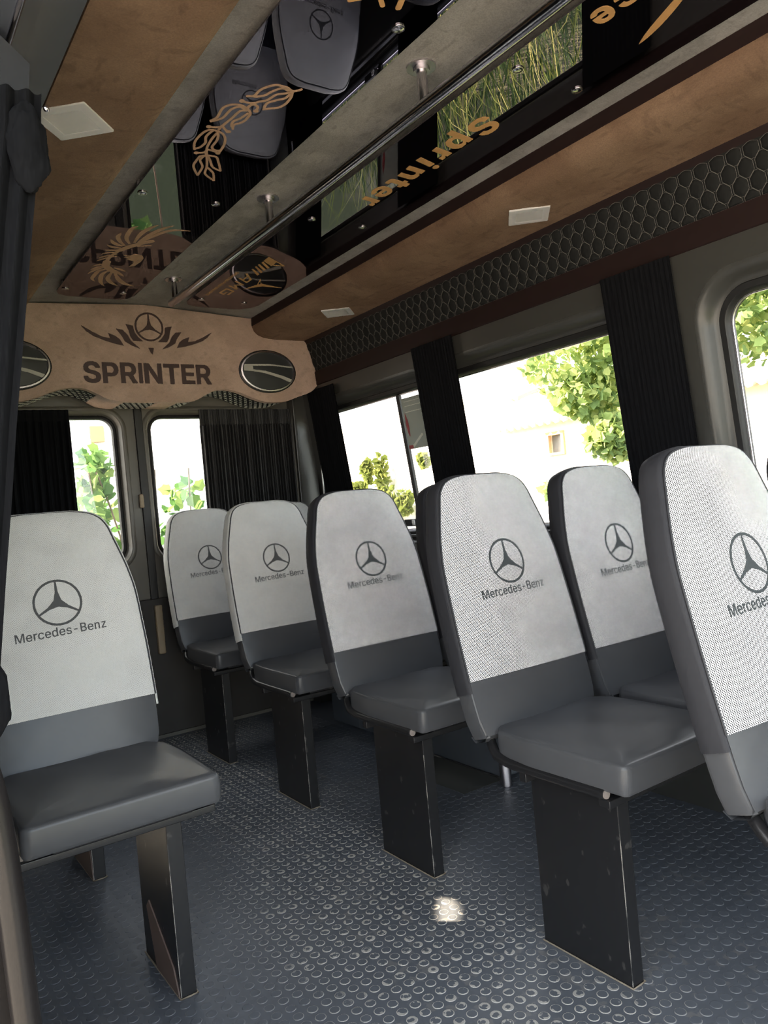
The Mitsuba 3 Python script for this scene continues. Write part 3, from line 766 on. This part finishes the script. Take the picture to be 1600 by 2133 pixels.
def front_grid(v0, v1, d, off, nx=24, nv=40, top=True):
    q = np.linspace(0, 1, nv)
    q = 1 - (1 - q) ** 2.0 if top else q
    v = v0 + q * (v1 - v0)
    vi = v0 + q * (v1 - (d if top else 0) - v0)
    s = np.sin(np.linspace(-1, 1, nx) * math.pi / 2)
    w_ = np.maximum(_w(v) - d, 0.01)
    X = (w_[:, None] * s[None]).ravel()
    V = np.repeat(vi, nx)
    P = back_pt(X, V, bulge(X, V) + off)
    f = []
    for a in range(nv - 1):
        for b in range(nx - 1):
            i = a * nx + b
            f += [[i, i + 1, i + nx + 1], [i, i + nx + 1, i + nx]]
    return trimesh.Trimesh(P, np.array(f), process=False), np.column_stack([X, V])


def cushion():
    o = np.array([(-0.036, -0.056), (0.356, -0.056), (0.360, 0.20), (0.352, 0.285), (0.315, 0.335), (0.005, 0.335), (-0.028, 0.300), (-0.038, 0.20)])
    p = Polygon(o).buffer(-0.009).buffer(0.009, quad_segs=6)
    p = np.array(p.exterior.coords)[:-1]
    # resample evenly
    ls = LineString(np.vstack([p, p[:1]]))
    p = np.array([ls.interpolate(t, normalized=True).coords[0] for t in np.linspace(0, 1, 121)[:-1]])
    if Polygon(p).exterior.is_ccw is False:
        p = p[::-1]
    c = p.mean(0)
    rings = []
    sag = lambda q, z: np.column_stack([q, z + 0.003 * np.cos(q[:, 0] * 30) * np.cos(q[:, 1] * 21)])
    for d, z in ((0.016, 0.402), (0.004, 0.405), (0.0, 0.412), (-0.001, 0.435), (0.0, 0.456), (0.002, 0.4625), (0.007, 0.4665)):
        rings.append(np.column_stack([inset(p, d), np.full(len(p), z)]))
    base = inset(p, 0.007)
    for t in np.linspace(0.93, 0.06, 12):
        q = c + (base - c) * t
        rings.append(sag(q, 0.4665 + 0.009 * (1 - t ** 4)))
    rings[7][:, 2] = 0.4685
    m = loft(rings, cap0=True, cap1=True)
    return m


SEAT = {}
fg, fuv = front_grid(-0.004, VT, 0.006, 0.0020, nx=30, nv=48)
SEAT['cover_front'] = (fg, fuv)
SEAT['cover_side'] = loft([u_ring(-0.03, 0.006, 0.0010), u_ring(-0.03, 0.002, -0.001), u_ring(-0.03, -0.002, -0.008), u_ring(-0.03, -0.0025, -0.03), u_ring(-0.03, -0.001, -0.048), u_ring(-0.03, 0.008, -0.058)], close=False)
SEAT['seam'] = tube(u_ring(-0.004, 0.005, 0.0026), 0.0022, seg=6)
bf, _ = front_grid(VB + 0.004, VT - 0.006, 0.008, -0.0005, nx=22, nv=30)
bb, _ = front_grid(VB + 0.004, VT - 0.006, 0.012, -0.06 - 0.0, nx=14, nv=20)
side = loft([u_ring(VB, 0.014, 0.0, VT - 0.004), u_ring(VB, 0.006, -0.004, VT - 0.004), u_ring(VB, 0.003, -0.014, VT - 0.004), u_ring(VB, 0.003, -0.046, VT - 0.004), u_ring(VB, 0.010, -0.056, VT - 0.004), u_ring(VB, 0.03, -0.059, VT - 0.01)], close=False)
qb = np.linspace(-0.188, 0.188, 20)
under = loft([back_pt(qb, np.full(20, VB + 0.006), bulge(qb, np.full(20, VB))), back_pt(qb, np.full(20, VB - 0.008), np.full(20, -0.012)), back_pt(qb, np.full(20, VB - 0.008), np.full(20, -0.046)), back_pt(qb, np.full(20, VB + 0.006), np.full(20, -0.058))], close=False)
bk = loft([u_ring(VB, 0.02, -0.0595, VT - 0.008)[:, :], u_ring(VB, 0.06, -0.062, VT - 0.02)], close=False)
plate = back_pt(np.array([-0.17, 0.17, 0.13, -0.13]), np.array([VB + 0.01, VB + 0.01, VT - 0.05, VT - 0.05]), np.full(4, -0.0605))
SEAT['backrest'] = cat(bf, side, under, bk, trimesh.Trimesh(plate, [[0, 1, 2], [0, 2, 3]], process=False))
SEAT['cushion'] = cushion()


def side_tube(x):
    p = back_pt(np.array([0.0, 0.0]), np.array([-0.05, VB]), np.full(2, -0.03))
    xi = x + (0.022 if x < 0.16 else -0.022)
    pts = [[xi, p[0][1], p[0][2]], [xi, p[1][1], p[1][2]], [(x + xi) / 2, p[1][1] - 0.018, 0.428], [x, p[1][1] - 0.05, 0.406], [x, p[1][1] - 0.10, 0.398], [x, 0.10, 0.398], [x, 0.0, 0.398]]
    return tube(smooth_path(pts, 26), 0.0115, seg=14)


SEAT['tubes'] = [side_tube(-0.030), side_tube(0.350)]
SEAT['plugs'] = [trimesh.creation.cylinder(0.0088, 0.004, sections=18).apply_transform(trimesh.transformations.rotation_matrix(math.pi / 2, [1, 0, 0])).apply_translation([x, -0.0012, 0.398]) for x in (-0.030, 0.350)]
SEAT['bars'] = [cat(rbox(-0.035, 0.355, -0.012, 0.016, 0.372, 0.388, 0.002), rbox(-0.035, 0.355, 0.012, 0.016, 0.372, 0.402, 0.0015)), rbox(-0.035, 0.355, 0.215, 0.235, 0.368, 0.388, 0.002), rbox(0.02, 0.30, -0.03, 0.29, 0.392, 0.403, 0.003)]
SEAT['pedestal'] = cat(rbox(0.0, 0.034, 0.0, 0.236, 0.0, 0.373, 0.0015, 6))
SEAT['edge'] = cat(box(-0.0004, 0.0010, -0.0004, 0.0010, 0.004, 0.33))
SEAT['bead'] = cat(tube(np.array([[0.036, 0.236, 0.002], [0.036, 0.1, 0.002], [0.036, -0.002, 0.002], [0.02, -0.0025, 0.002], [-0.002, -0.0025, 0.002], [-0.0025, 0.1, 0.002], [-0.0025, 0.238, 0.002]]), 0.0019, seg=6))
# print on the cover
lg = unary_union([Point(0, 0).buffer(0.0575, 28).difference(Point(0, 0).buffer(0.0520, 28)), star(0, 0, 0.0535, 0.0105)])
lm = slab(lg, 0.0003)
lm.vertices[:, :2] += [-0.002, 0.262]
tm = letters('Mercedes-Benz', 0.0215, 0.0003, 520)
tv = tm.vertices
wx = tv[:, 0].max()
tm.vertices = np.column_stack([-0.110 + tv[:, 0] / wx * 0.214, 0.1765 + tv[:, 1] + 0.03 * tv[:, 0], tv[:, 2]])


def printed(m):
    m = fine(m, 0.012)
    v = m.vertices
    return trimesh.Trimesh(back_pt(v[:, 0], v[:, 1], bulge(v[:, 0], v[:, 1]) + 0.0024 + v[:, 2]), m.faces, process=False)


SEAT['star'], SEAT['words'] = printed(lm), printed(tm)
PLY = {k: mikit.ply(m, b, smooth=s) for k, m, b, s in (
    ('seam', SEAT['seam'], 'mat_piping', True), ('backrest', SEAT['backrest'], 'mat_vinyl', 35), ('cushion', SEAT['cushion'], 'mat_vinyl', 45), ('tube0', SEAT['tubes'][0], 'mat_black_paint', 50), ('tube1', SEAT['tubes'][1], 'mat_black_paint', 50),
    ('plug0', SEAT['plugs'][0], 'mat_plug', False), ('plug1', SEAT['plugs'][1], 'mat_plug', False), ('bar0', SEAT['bars'][0], 'mat_black_paint', 30), ('bar1', SEAT['bars'][1], 'mat_black_paint', 30), ('base', SEAT['bars'][2], 'mat_black_paint', 30),
    ('pedestal', SEAT['pedestal'], 'mat_black_paint', 20), ('edge', SEAT['edge'], 'mat_worn_edge', False), ('bead', SEAT['bead'], 'mat_sealant', True), ('star', SEAT['star'], 'mat_print', False), ('words', SEAT['words'], 'mat_print', False),
    ('star_g', SEAT['star'], 'mat_print_grey', False), ('words_g', SEAT['words'], 'mat_print_grey', False), ('side_d', SEAT['cover_side'], 'mat_cover_dark', True), ('side_l', SEAT['cover_side'], 'mat_cover_light', True))}
PLY['front_w'] = mikit.ply(SEAT['cover_front'][0], 'mat_mesh_white', smooth=True, uv=SEAT['cover_front'][1])
PLY['front_p'] = mikit.ply(SEAT['cover_front'][0], 'mat_mesh_pale', smooth=True, uv=SEAT['cover_front'][1])


def make_seat(x, y, label, dark=True, leg=0.0, group=None, rot=0.0, shift=0.0):
    """A bus seat; leg = how far its pedestal stands from the usual place, None for a wall-hung seat."""
    k0 = name_of('bus_seat')
    tag(k0, label, 'seat', group)
    P = T().translate([x + 0.16, y + 0.2, 0]).rotate([0, 0, 1], rot).translate([-0.16, -0.2, 0])
    add = lambda part, ply, at=P: put(f'{k0}__{part}', PLY[ply], None, at=at)
    B_ = T().translate([shift, 0, 0]) @ P
    add('backrest', 'backrest', B_)
    add('cushion', 'cushion')
    c = add('cover', 'front_w' if dark else 'front_p', B_)
    tag(c, 'white perforated cover' if dark else 'pale woven cover')
    put(f'{k0}__cover__side', PLY['side_d' if dark else 'side_l'], None, at=B_)
    put(f'{k0}__cover__piping', PLY['seam'], None, at=B_)
    put(f'{k0}__cover__star_print', PLY['star' if dark else 'star_g'], None, at=B_)
    put(f'{k0}__cover__lettering', PLY['words' if dark else 'words_g'], None, at=B_)
    for t in '01':
        f = add('frame_tube', 'tube' + t)
        put(f'{f}__end_plug', PLY['plug' + t], None, at=P)
        add('cross_bar', 'bar' + t)
    add('seat_base', 'base')
    if leg is not None:
        Q = T().translate([x + leg, y, 0])
        p = add('pedestal', 'pedestal', Q)
        put(f'{p}__worn_edge', PLY['edge'], None, at=Q)
        put(f'{p}__sealant_bead', PLY['bead'], None, at=Q)
    return k0


s8 = make_seat(1.197, 0.380, 'white covered bus seat cut by the right picture edge, nearest in the right row', shift=-0.008)
s6 = make_seat(1.197, 1.014, 'large white covered bus seat in the middle with its broad black pedestal in full view', shift=-0.012)
s7 = make_seat(1.633, 1.014, 'white covered window seat between the large middle seat and the seat at the right edge', leg=None, shift=-0.010)
s4 = make_seat(1.197, 1.647, 'white covered bus seat next behind the large middle seat, dark side gusset on its left')
s5 = make_seat(1.633, 1.647, 'white covered window seat peeping out behind the top of the large middle seat', leg=None)
s3 = make_seat(1.197, 2.315, 'pale covered bus seat second from the rear wall in the right row, light gusset', dark=False)
s3b = make_seat(1.633, 2.315, 'pale covered window seat of which only the top corner shows by the rear curtain', dark=False, leg=None)
s2 = make_seat(1.197, 2.996, 'pale covered bus seat farthest back, in front of the rear doors', dark=False)
s2b = make_seat(1.633, 2.996, 'pale covered window seat farthest back in the corner, mirrored in the ceiling panel', dark=False, leg=None)
s1 = make_seat(0.246, 1.621, 'pale covered single bus seat on the left beside the door post', dark=False, leg=0.247)
s9 = make_seat(0.246, 2.335, 'bus seat hidden behind the left single seat, only its rusty brown pedestal shows below', dark=False, leg=0.247)
s8b = make_seat(1.633, 0.380, 'window seat of which a brown rounded edge shows at the right picture edge', leg=None)
gus = np.array([(0.0, 0.0), (0.10, 0.0), (0.12, 0.02), (0.13, 0.10), (0.02, 0.06)])
gm = along_x(Polygon([(0.005, 0.002), (0.15, 0.002), (0.19, 0.13), (0.17, 0.15), (0.03, 0.055)]), -0.003, 0.0)
put(s1 + '__pedestal__gusset', gm, 'mat_gusset', at=T().translate([0.246 + 0.247, 1.621, 0]))
put(s9 + '__pedestal__gusset', along_x(Polygon([(0.0, 0.002), (0.2, 0.002), (0.2, 0.19), (0.02, 0.2)]), -0.003, 0.0), 'mat_gusset', at=T().translate([0.246 + 0.247, 2.335, 0]))

# ------------------------------------------------------------------ wheel arch, latch plate, bottle, door-side rail
ka = put('wheel_arch', cat(rbox(1.812, 2.045, 2.03, 3.2, 0.0, 0.26, 0.012)), 'mat_floor', smooth=30)
tag(ka, 'dark wheel arch box rising from the floor by the right wall', 'wheel arch')
put(ka + '__edge_strip', cat(box(1.808, 1.813, 2.02, 2.42, 0.0, 0.006), box(1.79, 1.81, 2.0, 2.03, 0.0, 0.004)), 'mat_worn_edge')
put(ka + '__mat', box(1.63, 1.812, 2.03, 2.41, 0.0, 0.0012), 'mat_floor_patch')
kk = put('latch_plate', rbox(1.135, 1.17, 3.575, 3.60, 0.40, 0.63, 0.006), 'mat_tan_plastic', smooth=30)
tag(kk, 'tan upright latch plate on the rear door beside the farthest seat', 'latch plate')
kk = put('bottle', trimesh.creation.revolve(np.array([(0, 0), (0.018, 0.0), (0.02, 0.006), (0.02, 0.075), (0.017, 0.09), (0.009, 0.105), (0.009, 0.116), (0, 0.116)]), sections=20).apply_translation([1.775, 1.975, 0.001]), 'mat_steel', smooth=40)
tag(kk, 'small shiny bottle on the floor by the wheel arch', 'bottle')
kd = put('door_rail', tube(smooth_path([[0.070, 0.97, 0.86], [0.094, 0.97, 0.78], [0.108, 0.97, 0.70], [0.114, 0.97, 0.60], [0.119, 0.97, 0.45], [0.126, 0.97, 0.30], [0.136, 0.97, 0.01]], 32), 0.0155, seg=20), 'mat_worn_metal', smooth=40)
tag(kd, 'bent metal rail at the open door in the lower left corner', 'grab rail')
put(kd + '__side_plate', along_y([(0.02, 0.60), (0.112, 0.60), (0.122, 0.40), (0.134, 0.20), (0.142, 0.0), (0.03, 0.0)], 0.985, 1.005), 'mat_kick_plate')

# ------------------------------------------------------------------ curtains


def curtain(a, b, z0, z1, folds, amp, n=160, nz=8, phase=0.0, band=0.0):
    """A pleated sheet from a to b (points in plan)."""
    a, b = np.array(a, float), np.array(b, float)
    d = (b - a) / np.linalg.norm(b - a)
    nrm = np.array([-d[1], d[0]])
    t = np.linspace(0, 1, n)
    zs = np.linspace(z1, z0, nz)
    if band:
        zs = np.r_[z1, z1 - band * 0.98, z1 - band, np.linspace(z1 - band * 1.1, z0, nz)]
    rows = []
    rng = np.random.default_rng(int(1000 * abs(a[0]) + 7 * folds))
    ph = np.cumsum(rng.uniform(0.6, 1.4, n)) / n * folds * 2 * np.pi + phase
    for i, z in enumerate(zs):
        sag = 1.0 if not band or z < z1 - band * 1.01 else 0.35
        off = amp * sag * (np.sin(ph) + 0.35 * np.sin(2.3 * ph + 0.4 * i * 0.12))
        p = a[None] + t[:, None] * (b - a)[None] + off[:, None] * nrm[None]
        rows.append(np.column_stack([p, np.full(n, z)]))
    front = loft(rows, close=False)
    back = front.copy()
    back.vertices[:, :2] += nrm * 0.002
    back.invert()
    return cat(front, back)


for key, mm, mat, lab in (
        ('curtain', lean(curtain((2.032, 3.193), (2.030, 3.455), 0.84, 1.615, 14, 0.003)), 'mat_curtain', 'black curtain in the rear right corner, gathered beside the rearmost side window'),
        ('curtain', lean(curtain((2.030, 2.286), (2.030, 2.55), 0.84, 1.640, 14, 0.002)), 'mat_curtain', 'narrow black curtain gathered between the two rear side windows'),
        ('curtain', lean(curtain((2.030, 1.313), (2.030, 1.562), 0.84, 1.638, 15, 0.0008)), 'mat_curtain', 'wide black curtain on the pillar in front of the nearest side window'),
        ('curtain', curtain((1.435, 3.57), (1.935, 3.567), 0.80, 1.547, 26, 0.009, n=420, band=0.075), 'mat_curtain_light', 'black pleated string curtain over the right rear door window'),
        ('curtain', curtain((0.30, 3.57), (0.830, 3.57), 0.80, 1.547, 16, 0.008, n=300, band=0.05), 'mat_curtain', 'black curtain over the left rear door window')):
    kk = put(key, mm, mat, smooth=50)
    tag(kk, lab, 'curtain')
# curtain drawn along the left door post, with a gathered tie
pc = np.array([(0.260, 1.60), (0.255, 1.55), (0.232, 1.41), (0.209, 1.267), (0.190, 1.15), (0.175, 1.046), (0.160, 0.95), (0.147, 0.86), (0.135, 0.78)])
rows = []
for k_, (x, z) in enumerate(pc):
    t = np.linspace(0, 1, 40)
    rows.append(np.column_stack([x - 0.16 * t, 1.10 + 0.006 * np.sin(t * 40) - 0.004 * t, np.full(40, z)]))
kk = put('curtain', loft(rows, close=False), 'mat_curtain', smooth=50)
tag(kk, 'dark curtain hanging down the open door post at the left picture edge', 'curtain')
random.seed(4)
fr = []
for (x0, z0, s) in ((0.235, 1.52, 0.036), (0.130, 0.80, 0.030)):
    b = trimesh.creation.icosphere(3, s)
    nn = meshkit.fbm(b.vertices * 60, octaves=3)
    b.vertices *= (0.75 + 0.6 * nn)[:, None] * np.array([0.7, 0.4, 1.5])
    fr.append(b.apply_translation([x0, 1.095, z0]))
put(kk + '__tie', fr[0], 'mat_curtain', smooth=30)
put(kk + '__tie', fr[1], 'mat_curtain', smooth=30)
put(kk + '__hook', trimesh.creation.icosphere(2, 0.004).apply_translation([0.262, 1.09, 1.575]), 'mat_chrome', smooth=True)
# unseen sheet added over the left side window, its slit shaped for the sun patch
sheet = Polygon([(1.3, 0.5), (3.50, 0.5), (3.50, 1.75), (1.3, 1.75)])
slit = Polygon([(2.511, 1.108), (2.542, 1.136), (2.603, 1.178), (2.661, 1.208), (2.716, 1.224), (2.726, 1.212), (2.633, 1.165)]).buffer(0.005)
lc = cat(*[fine(along_x(p, 0.0, 0.003), 0.25) for p in polys(sheet.difference(slit))])
lc.vertices[:, 0] += 0.119 + (lc.vertices[:, 2] - 0.7) * 0.0975
kk = put('curtain', lc, 'mat_curtain')
tag(kk, 'unseen black curtain added across the left side window to shape the sun patch on the floor', 'curtain')

# sticker on the rearmost side window
ks = put('window_sticker', lean(box(2.095, 2.0985, 2.60, 2.769, 1.240, 1.466)), 'mat_sticker')
tag(ks, 'grey green sticker with red marks inside the rearmost side window', 'sticker')
put(ks + '__red_mark', lean(along_x(Polygon([(2.757, 1.40), (2.745, 1.37), (2.742, 1.33), (2.747, 1.295), (2.755, 1.31), (2.762, 1.35)]), 2.0935, 2.0949)), 'mat_sticker_red')
put(ks + '__red_strip', lean(box(2.0935, 2.0949, 2.735, 2.768, 1.241, 1.257)), 'mat_sticker_red')
for z in (1.448, 1.428, 1.402):
    put(ks + '__pale_line', lean(box(2.0938, 2.0949, 2.60, 2.75, z, z + 0.003)), 'mat_sticker_pale')
put(ks + '__pale_line', lean(along_x(stroke([(2.735, 1.250), (2.66, 1.295)], 0.012), 2.0938, 2.0949)), 'mat_sticker_pale')

# ------------------------------------------------------------------ outdoors
rng = np.random.default_rng(11)
gs = 60
structure('ground', trimesh.creation.box([90, 90, 0.1]).apply_translation([5, 5, GROUND - 0.05]), 'mat_ground')
# the low house across the yard
kh = name_of('house')
tag(kh, 'low white plastered house with tiled eaves across the yard, behind the tree', 'house')
wallp = sbox(4.0, GROUND, 9.30, 2.05).difference(sbox(8.02, 1.55, 8.33, 1.87))
put(kh + '__wall', cat(*[along_x(p, 9.0, 9.3) for p in polys(wallp)]), 'mat_plaster')
put(kh + '__roof', cat(*[tube([[8.82, y, 2.06], [11.0, y, 2.75]], 0.07, 6) for y in np.arange(4.0, 9.3, 0.16)]), 'mat_tiles')
f = put(kh + '__window', cat(box(8.96, 9.02, 8.00, 8.05, 1.53, 1.89), box(8.96, 9.02, 8.30, 8.35, 1.53, 1.89), box(8.96, 9.02, 8.0, 8.35, 1.84, 1.89), box(8.96, 9.02, 8.0, 8.35, 1.53, 1.57)), 'mat_wood')
put(f + '__pane', box(9.08, 9.10, 8.02, 8.33, 1.55, 1.87), 'mat_pane_dark')
kh = name_of('house')
tag(kh, 'taller white house with a tile row on its eaves, seen past the black pillar curtain', 'house')
put(kh + '__wall', box(14.0, 14.4, 13.8, 26, GROUND, 3.35), 'mat_plaster')
put(kh + '__roof', cat(*[tube([[13.85, y, 3.38], [17.0, y, 4.3]], 0.09, 6) for y in np.arange(13.8, 26, 0.22)]), 'mat_tiles')
put(kh + '__chimney', cat(box(16.0, 16.3, 15.3, 15.6, 3.8, 4.7), box(15.95, 16.35, 15.25, 15.65, 4.7, 4.78)), 'mat_plaster')
kh = name_of('house')
tag(kh, 'white house wall with a tan shutter beyond the rear doors', 'house')
put(kh + '__wall', box(-4.0, 5.2, 10.0, 10.4, GROUND, 4.6), 'mat_plaster')
put(kh + '__shutter', box(2.56, 2.72, 9.95, 10.02, 2.12, 2.32), 'mat_wood')


def leaf_mesh(s):
    p = np.array([(0, 0), (0.25, 0.02), (0.44, 0.14), (0.40, 0.36), (0.44, 0.56), (0.22, 0.70), (0, 1.0), (-0.22, 0.70), (-0.44, 0.56), (-0.40, 0.36), (-0.44, 0.14), (-0.25, 0.02)]) * s
    v = np.column_stack([p, 0.10 * s * np.abs(p[:, 0]) / s])
    v = np.vstack([v, [[0, 0.45 * s, 0]]])
    return v, np.array([[12, i, (i + 1) % 12] for i in range(12)])


def rand_rot(n, tilt=1.0):
    a = rng.normal(size=(n, 4))
    a /= np.linalg.norm(a, axis=1, keepdims=True)
    w_, x, y, z = a.T
    return np.stack([np.stack([1 - 2 * (y * y + z * z), 2 * (x * y - z * w_), 2 * (x * z + y * w_)], -1), np.stack([2 * (x * y + z * w_), 1 - 2 * (x * x + z * z), 2 * (y * z - x * w_)], -1), np.stack([2 * (x * z - y * w_), 2 * (y * z + x * w_), 1 - 2 * (x * x + y * y)], -1)], 1)


def leaves(points, size):
    v, f = leaf_mesh(1.0)
    n = len(points)
    R_ = rand_rot(n)
    s = size * rng.uniform(0.6, 1.25, n)
    V = np.einsum('nij,kj->nki', R_, v) * s[:, None, None] + np.asarray(points)[:, None]
    return trimesh.Trimesh(V.reshape(-1, 3), (f[None] + (np.arange(n) * len(v))[:, None, None]).reshape(-1, 3), process=False)


def clump(centres, n):
    out = []
    for c, r in centres:
        q = rng.normal(size=(n, 3))
        q /= np.linalg.norm(q, axis=1, keepdims=True)
        out.append(np.array(c) + q * np.array(r) * (rng.uniform(0.3, 1.0, n) ** 0.5)[:, None])
    return np.vstack(out)


def tree(label, trunk, centres, n, size, mats, cat_='tree'):
    k0 = name_of(cat_.replace(' ', '_'))
    tag(k0, label, cat_)
    if trunk is not None:
        put(k0 + '__trunk', tube(smooth_path(trunk, 16), np.linspace(0.13, 0.03, 16), 10), 'mat_bark', smooth=True)
    for m_ in mats:
        kk = put(k0 + '__foliage', leaves(clump(centres, n // len(mats)), size), m_)
        tag(kk, kind='stuff')
    return k0


tree('broad leafed tree with yellow green leaves outside the middle side window', [(6.6, 4.2, GROUND), (6.5, 4.3, 1.0), (6.2, 4.5, 2.6), (6.0, 4.7, 4.2)],
     [((6.0, 5.15, 2.35), (0.5, 0.55, 0.45)), ((6.1, 4.75, 2.6), (0.5, 0.5, 0.6)), ((6.0, 4.95, 1.9), (0.4, 0.32, 0.28)), ((6.0, 4.72, 1.45), (0.3, 0.25, 0.22)), ((6.2, 3.7, 3.1), (0.8, 0.8, 0.6)), ((6.0, 3.35, 2.25), (0.5, 0.4, 0.4)), ((6.0, 3.2, 2.6), (0.6, 0.5, 0.5)), ((6.2, 4.3, 3.4), (0.9, 1.0, 0.6)), ((6.1, 2.6, 2.9), (0.7, 0.7, 0.6)), ((6.0, 5.3, 1.0), (0.3, 0.25, 0.1))], 840, 0.085, ['mat_leaf_0', 'mat_leaf_1', 'mat_leaf_2'])
tree('climbing vine with sparse bright leaves on the yard wall outside the rearmost side window', None,
     [((8.75, 12.45, 1.0), (0.06, 0.30, 0.40)), ((8.75, 12.6, 1.6), (0.06, 0.22, 0.45)), ((8.75, 13.1, 1.75), (0.06, 0.12, 0.25)), ((8.75, 13.75, 1.35), (0.06, 0.25, 0.18)), ((8.75, 13.3, 1.0), (0.06, 0.2, 0.3)), ((8.75, 11.9, 1.0), (0.06, 0.25, 0.25)), ((8.75, 13.4, 1.3), (0.06, 0.2, 0.25)), ((8.75, 11.2, 1.75), (0.06, 0.1, 0.1))], 140, 0.13, ['mat_leaf_4', 'mat_leaf_5'], 'vine')
put('yard_wall', box(9.0, 9.3, 9.31, 26, GROUND, 2.55), 'mat_plaster')
tag('yard_wall', 'white yard wall behind the vine outside the side windows', 'wall')

# leafy bush close behind the rear doors: its large leaves are single pieces
kv = name_of('bush')
tag(kv, 'bright green bush with large leaves close behind the rear door windows', 'bush')
put(kv + '__stem', cat(*[tube(smooth_path([(x, 5.6, GROUND), (x + 0.1, 5.5, 0.4), (x + dx, 5.4, 1.4)], 10), 0.006, 6) for x, dx in ((1.3, 0.05), (1.5, -0.1), (1.95, 0.1), (2.2, 0.0), (1.7, 0.1))]), 'mat_bark', smooth=True)
lp = [mikit.ply(trimesh.Trimesh(*leaf_mesh(1.0), process=False), f'mat_leaf_{i}', smooth=False) for i in (6, 7, 8)]
pts = clump([((1.38, 5.5, 1.10), (0.16, 0.25, 0.28)), ((1.42, 5.5, 1.42), (0.12, 0.2, 0.14)), ((1.5, 5.5, 0.75), (0.2, 0.25, 0.2))], 72)
pts2 = clump([((2.05, 5.5, 1.18), (0.18, 0.2, 0.13)), ((2.15, 5.5, 0.95), (0.2, 0.2, 0.16)), ((1.85, 5.5, 0.85), (0.16, 0.2, 0.2))], 28)
pts = np.vstack([pts, pts2])
for i, p in enumerate(pts):
    ax = rng.normal(size=3)
    ax /= np.linalg.norm(ax)
    M = T().translate([float(c) for c in p]).rotate([float(c) for c in ax], float(rng.uniform(0, 360))).scale(float(rng.uniform(0.075, 0.125)))
    put(kv + '__leaf', lp[int(rng.choice([0, 0, 1, 1, 2]))], None, at=M)
tree('unseen leafy tree added outside the rear left corner to block sun at the rear doors', [(-1.0, 6.2, GROUND), (-0.95, 6.1, 1.0), (-0.85, 5.9, 2.3)], [((-1.36, 5.6, 2.85), (0.72, 0.4, 0.5)), ((-0.75, 5.7, 3.5), (0.7, 0.4, 0.45)), ((-1.3, 5.8, 2.5), (0.5, 0.4, 0.4))], 1700, 0.13, ['mat_leaf_2', 'mat_leaf_0'])  # crown added out of view, shaped to block sun through the rear window
# tall dry grass beside the van, as the ceiling panel mirrors it
def blades(n, x0, x1, y0, y1, h0, h1, w_):
    x, y = rng.uniform(x0, x1, n), rng.uniform(y0, y1, n)
    h = rng.uniform(h0, h1, n)
    lean = np.clip(rng.normal(size=(n, 2)), -1.6, 1.6) * 0.35 * h[:, None]
    a = rng.uniform(0, np.pi, n)
    wv = np.stack([np.cos(a), np.sin(a)], 1) * w_
    b = np.stack([x, y], 1)
    V = np.zeros((n, 5, 3))
    V[:, 0, :2], V[:, 1, :2] = b - wv, b + wv
    mid = b + lean * 0.4
    V[:, 2, :2], V[:, 3, :2] = mid - wv * 0.7, mid + wv * 0.7
    V[:, 4, :2] = b + lean
    V[:, 0, 2] = V[:, 1, 2] = GROUND
    V[:, 2, 2] = V[:, 3, 2] = GROUND + 0.6 * h
    V[:, 4, 2] = GROUND + h
    f_ = np.array([[0, 1, 3], [0, 3, 2], [2, 3, 4]])
    return trimesh.Trimesh(V.reshape(-1, 3), (f_[None] + (np.arange(n) * 5)[:, None, None]).reshape(-1, 3), process=False)


for i in range(3):
    scene[f'grass__{i + 1:03d}'] = mikit.ply(blades((1500, 800, 4000)[i], 2.75, 5.2, -2.5, 6.5, 0.25, (0.75, 0.9, 0.5)[i], (0.006, 0.005, 0.008)[i]), f'mat_grass_{i}')
tag('grass', 'tall yellow green grass with dry stems beside the van, mirrored in the ceiling panel', 'grass', kind='stuff')
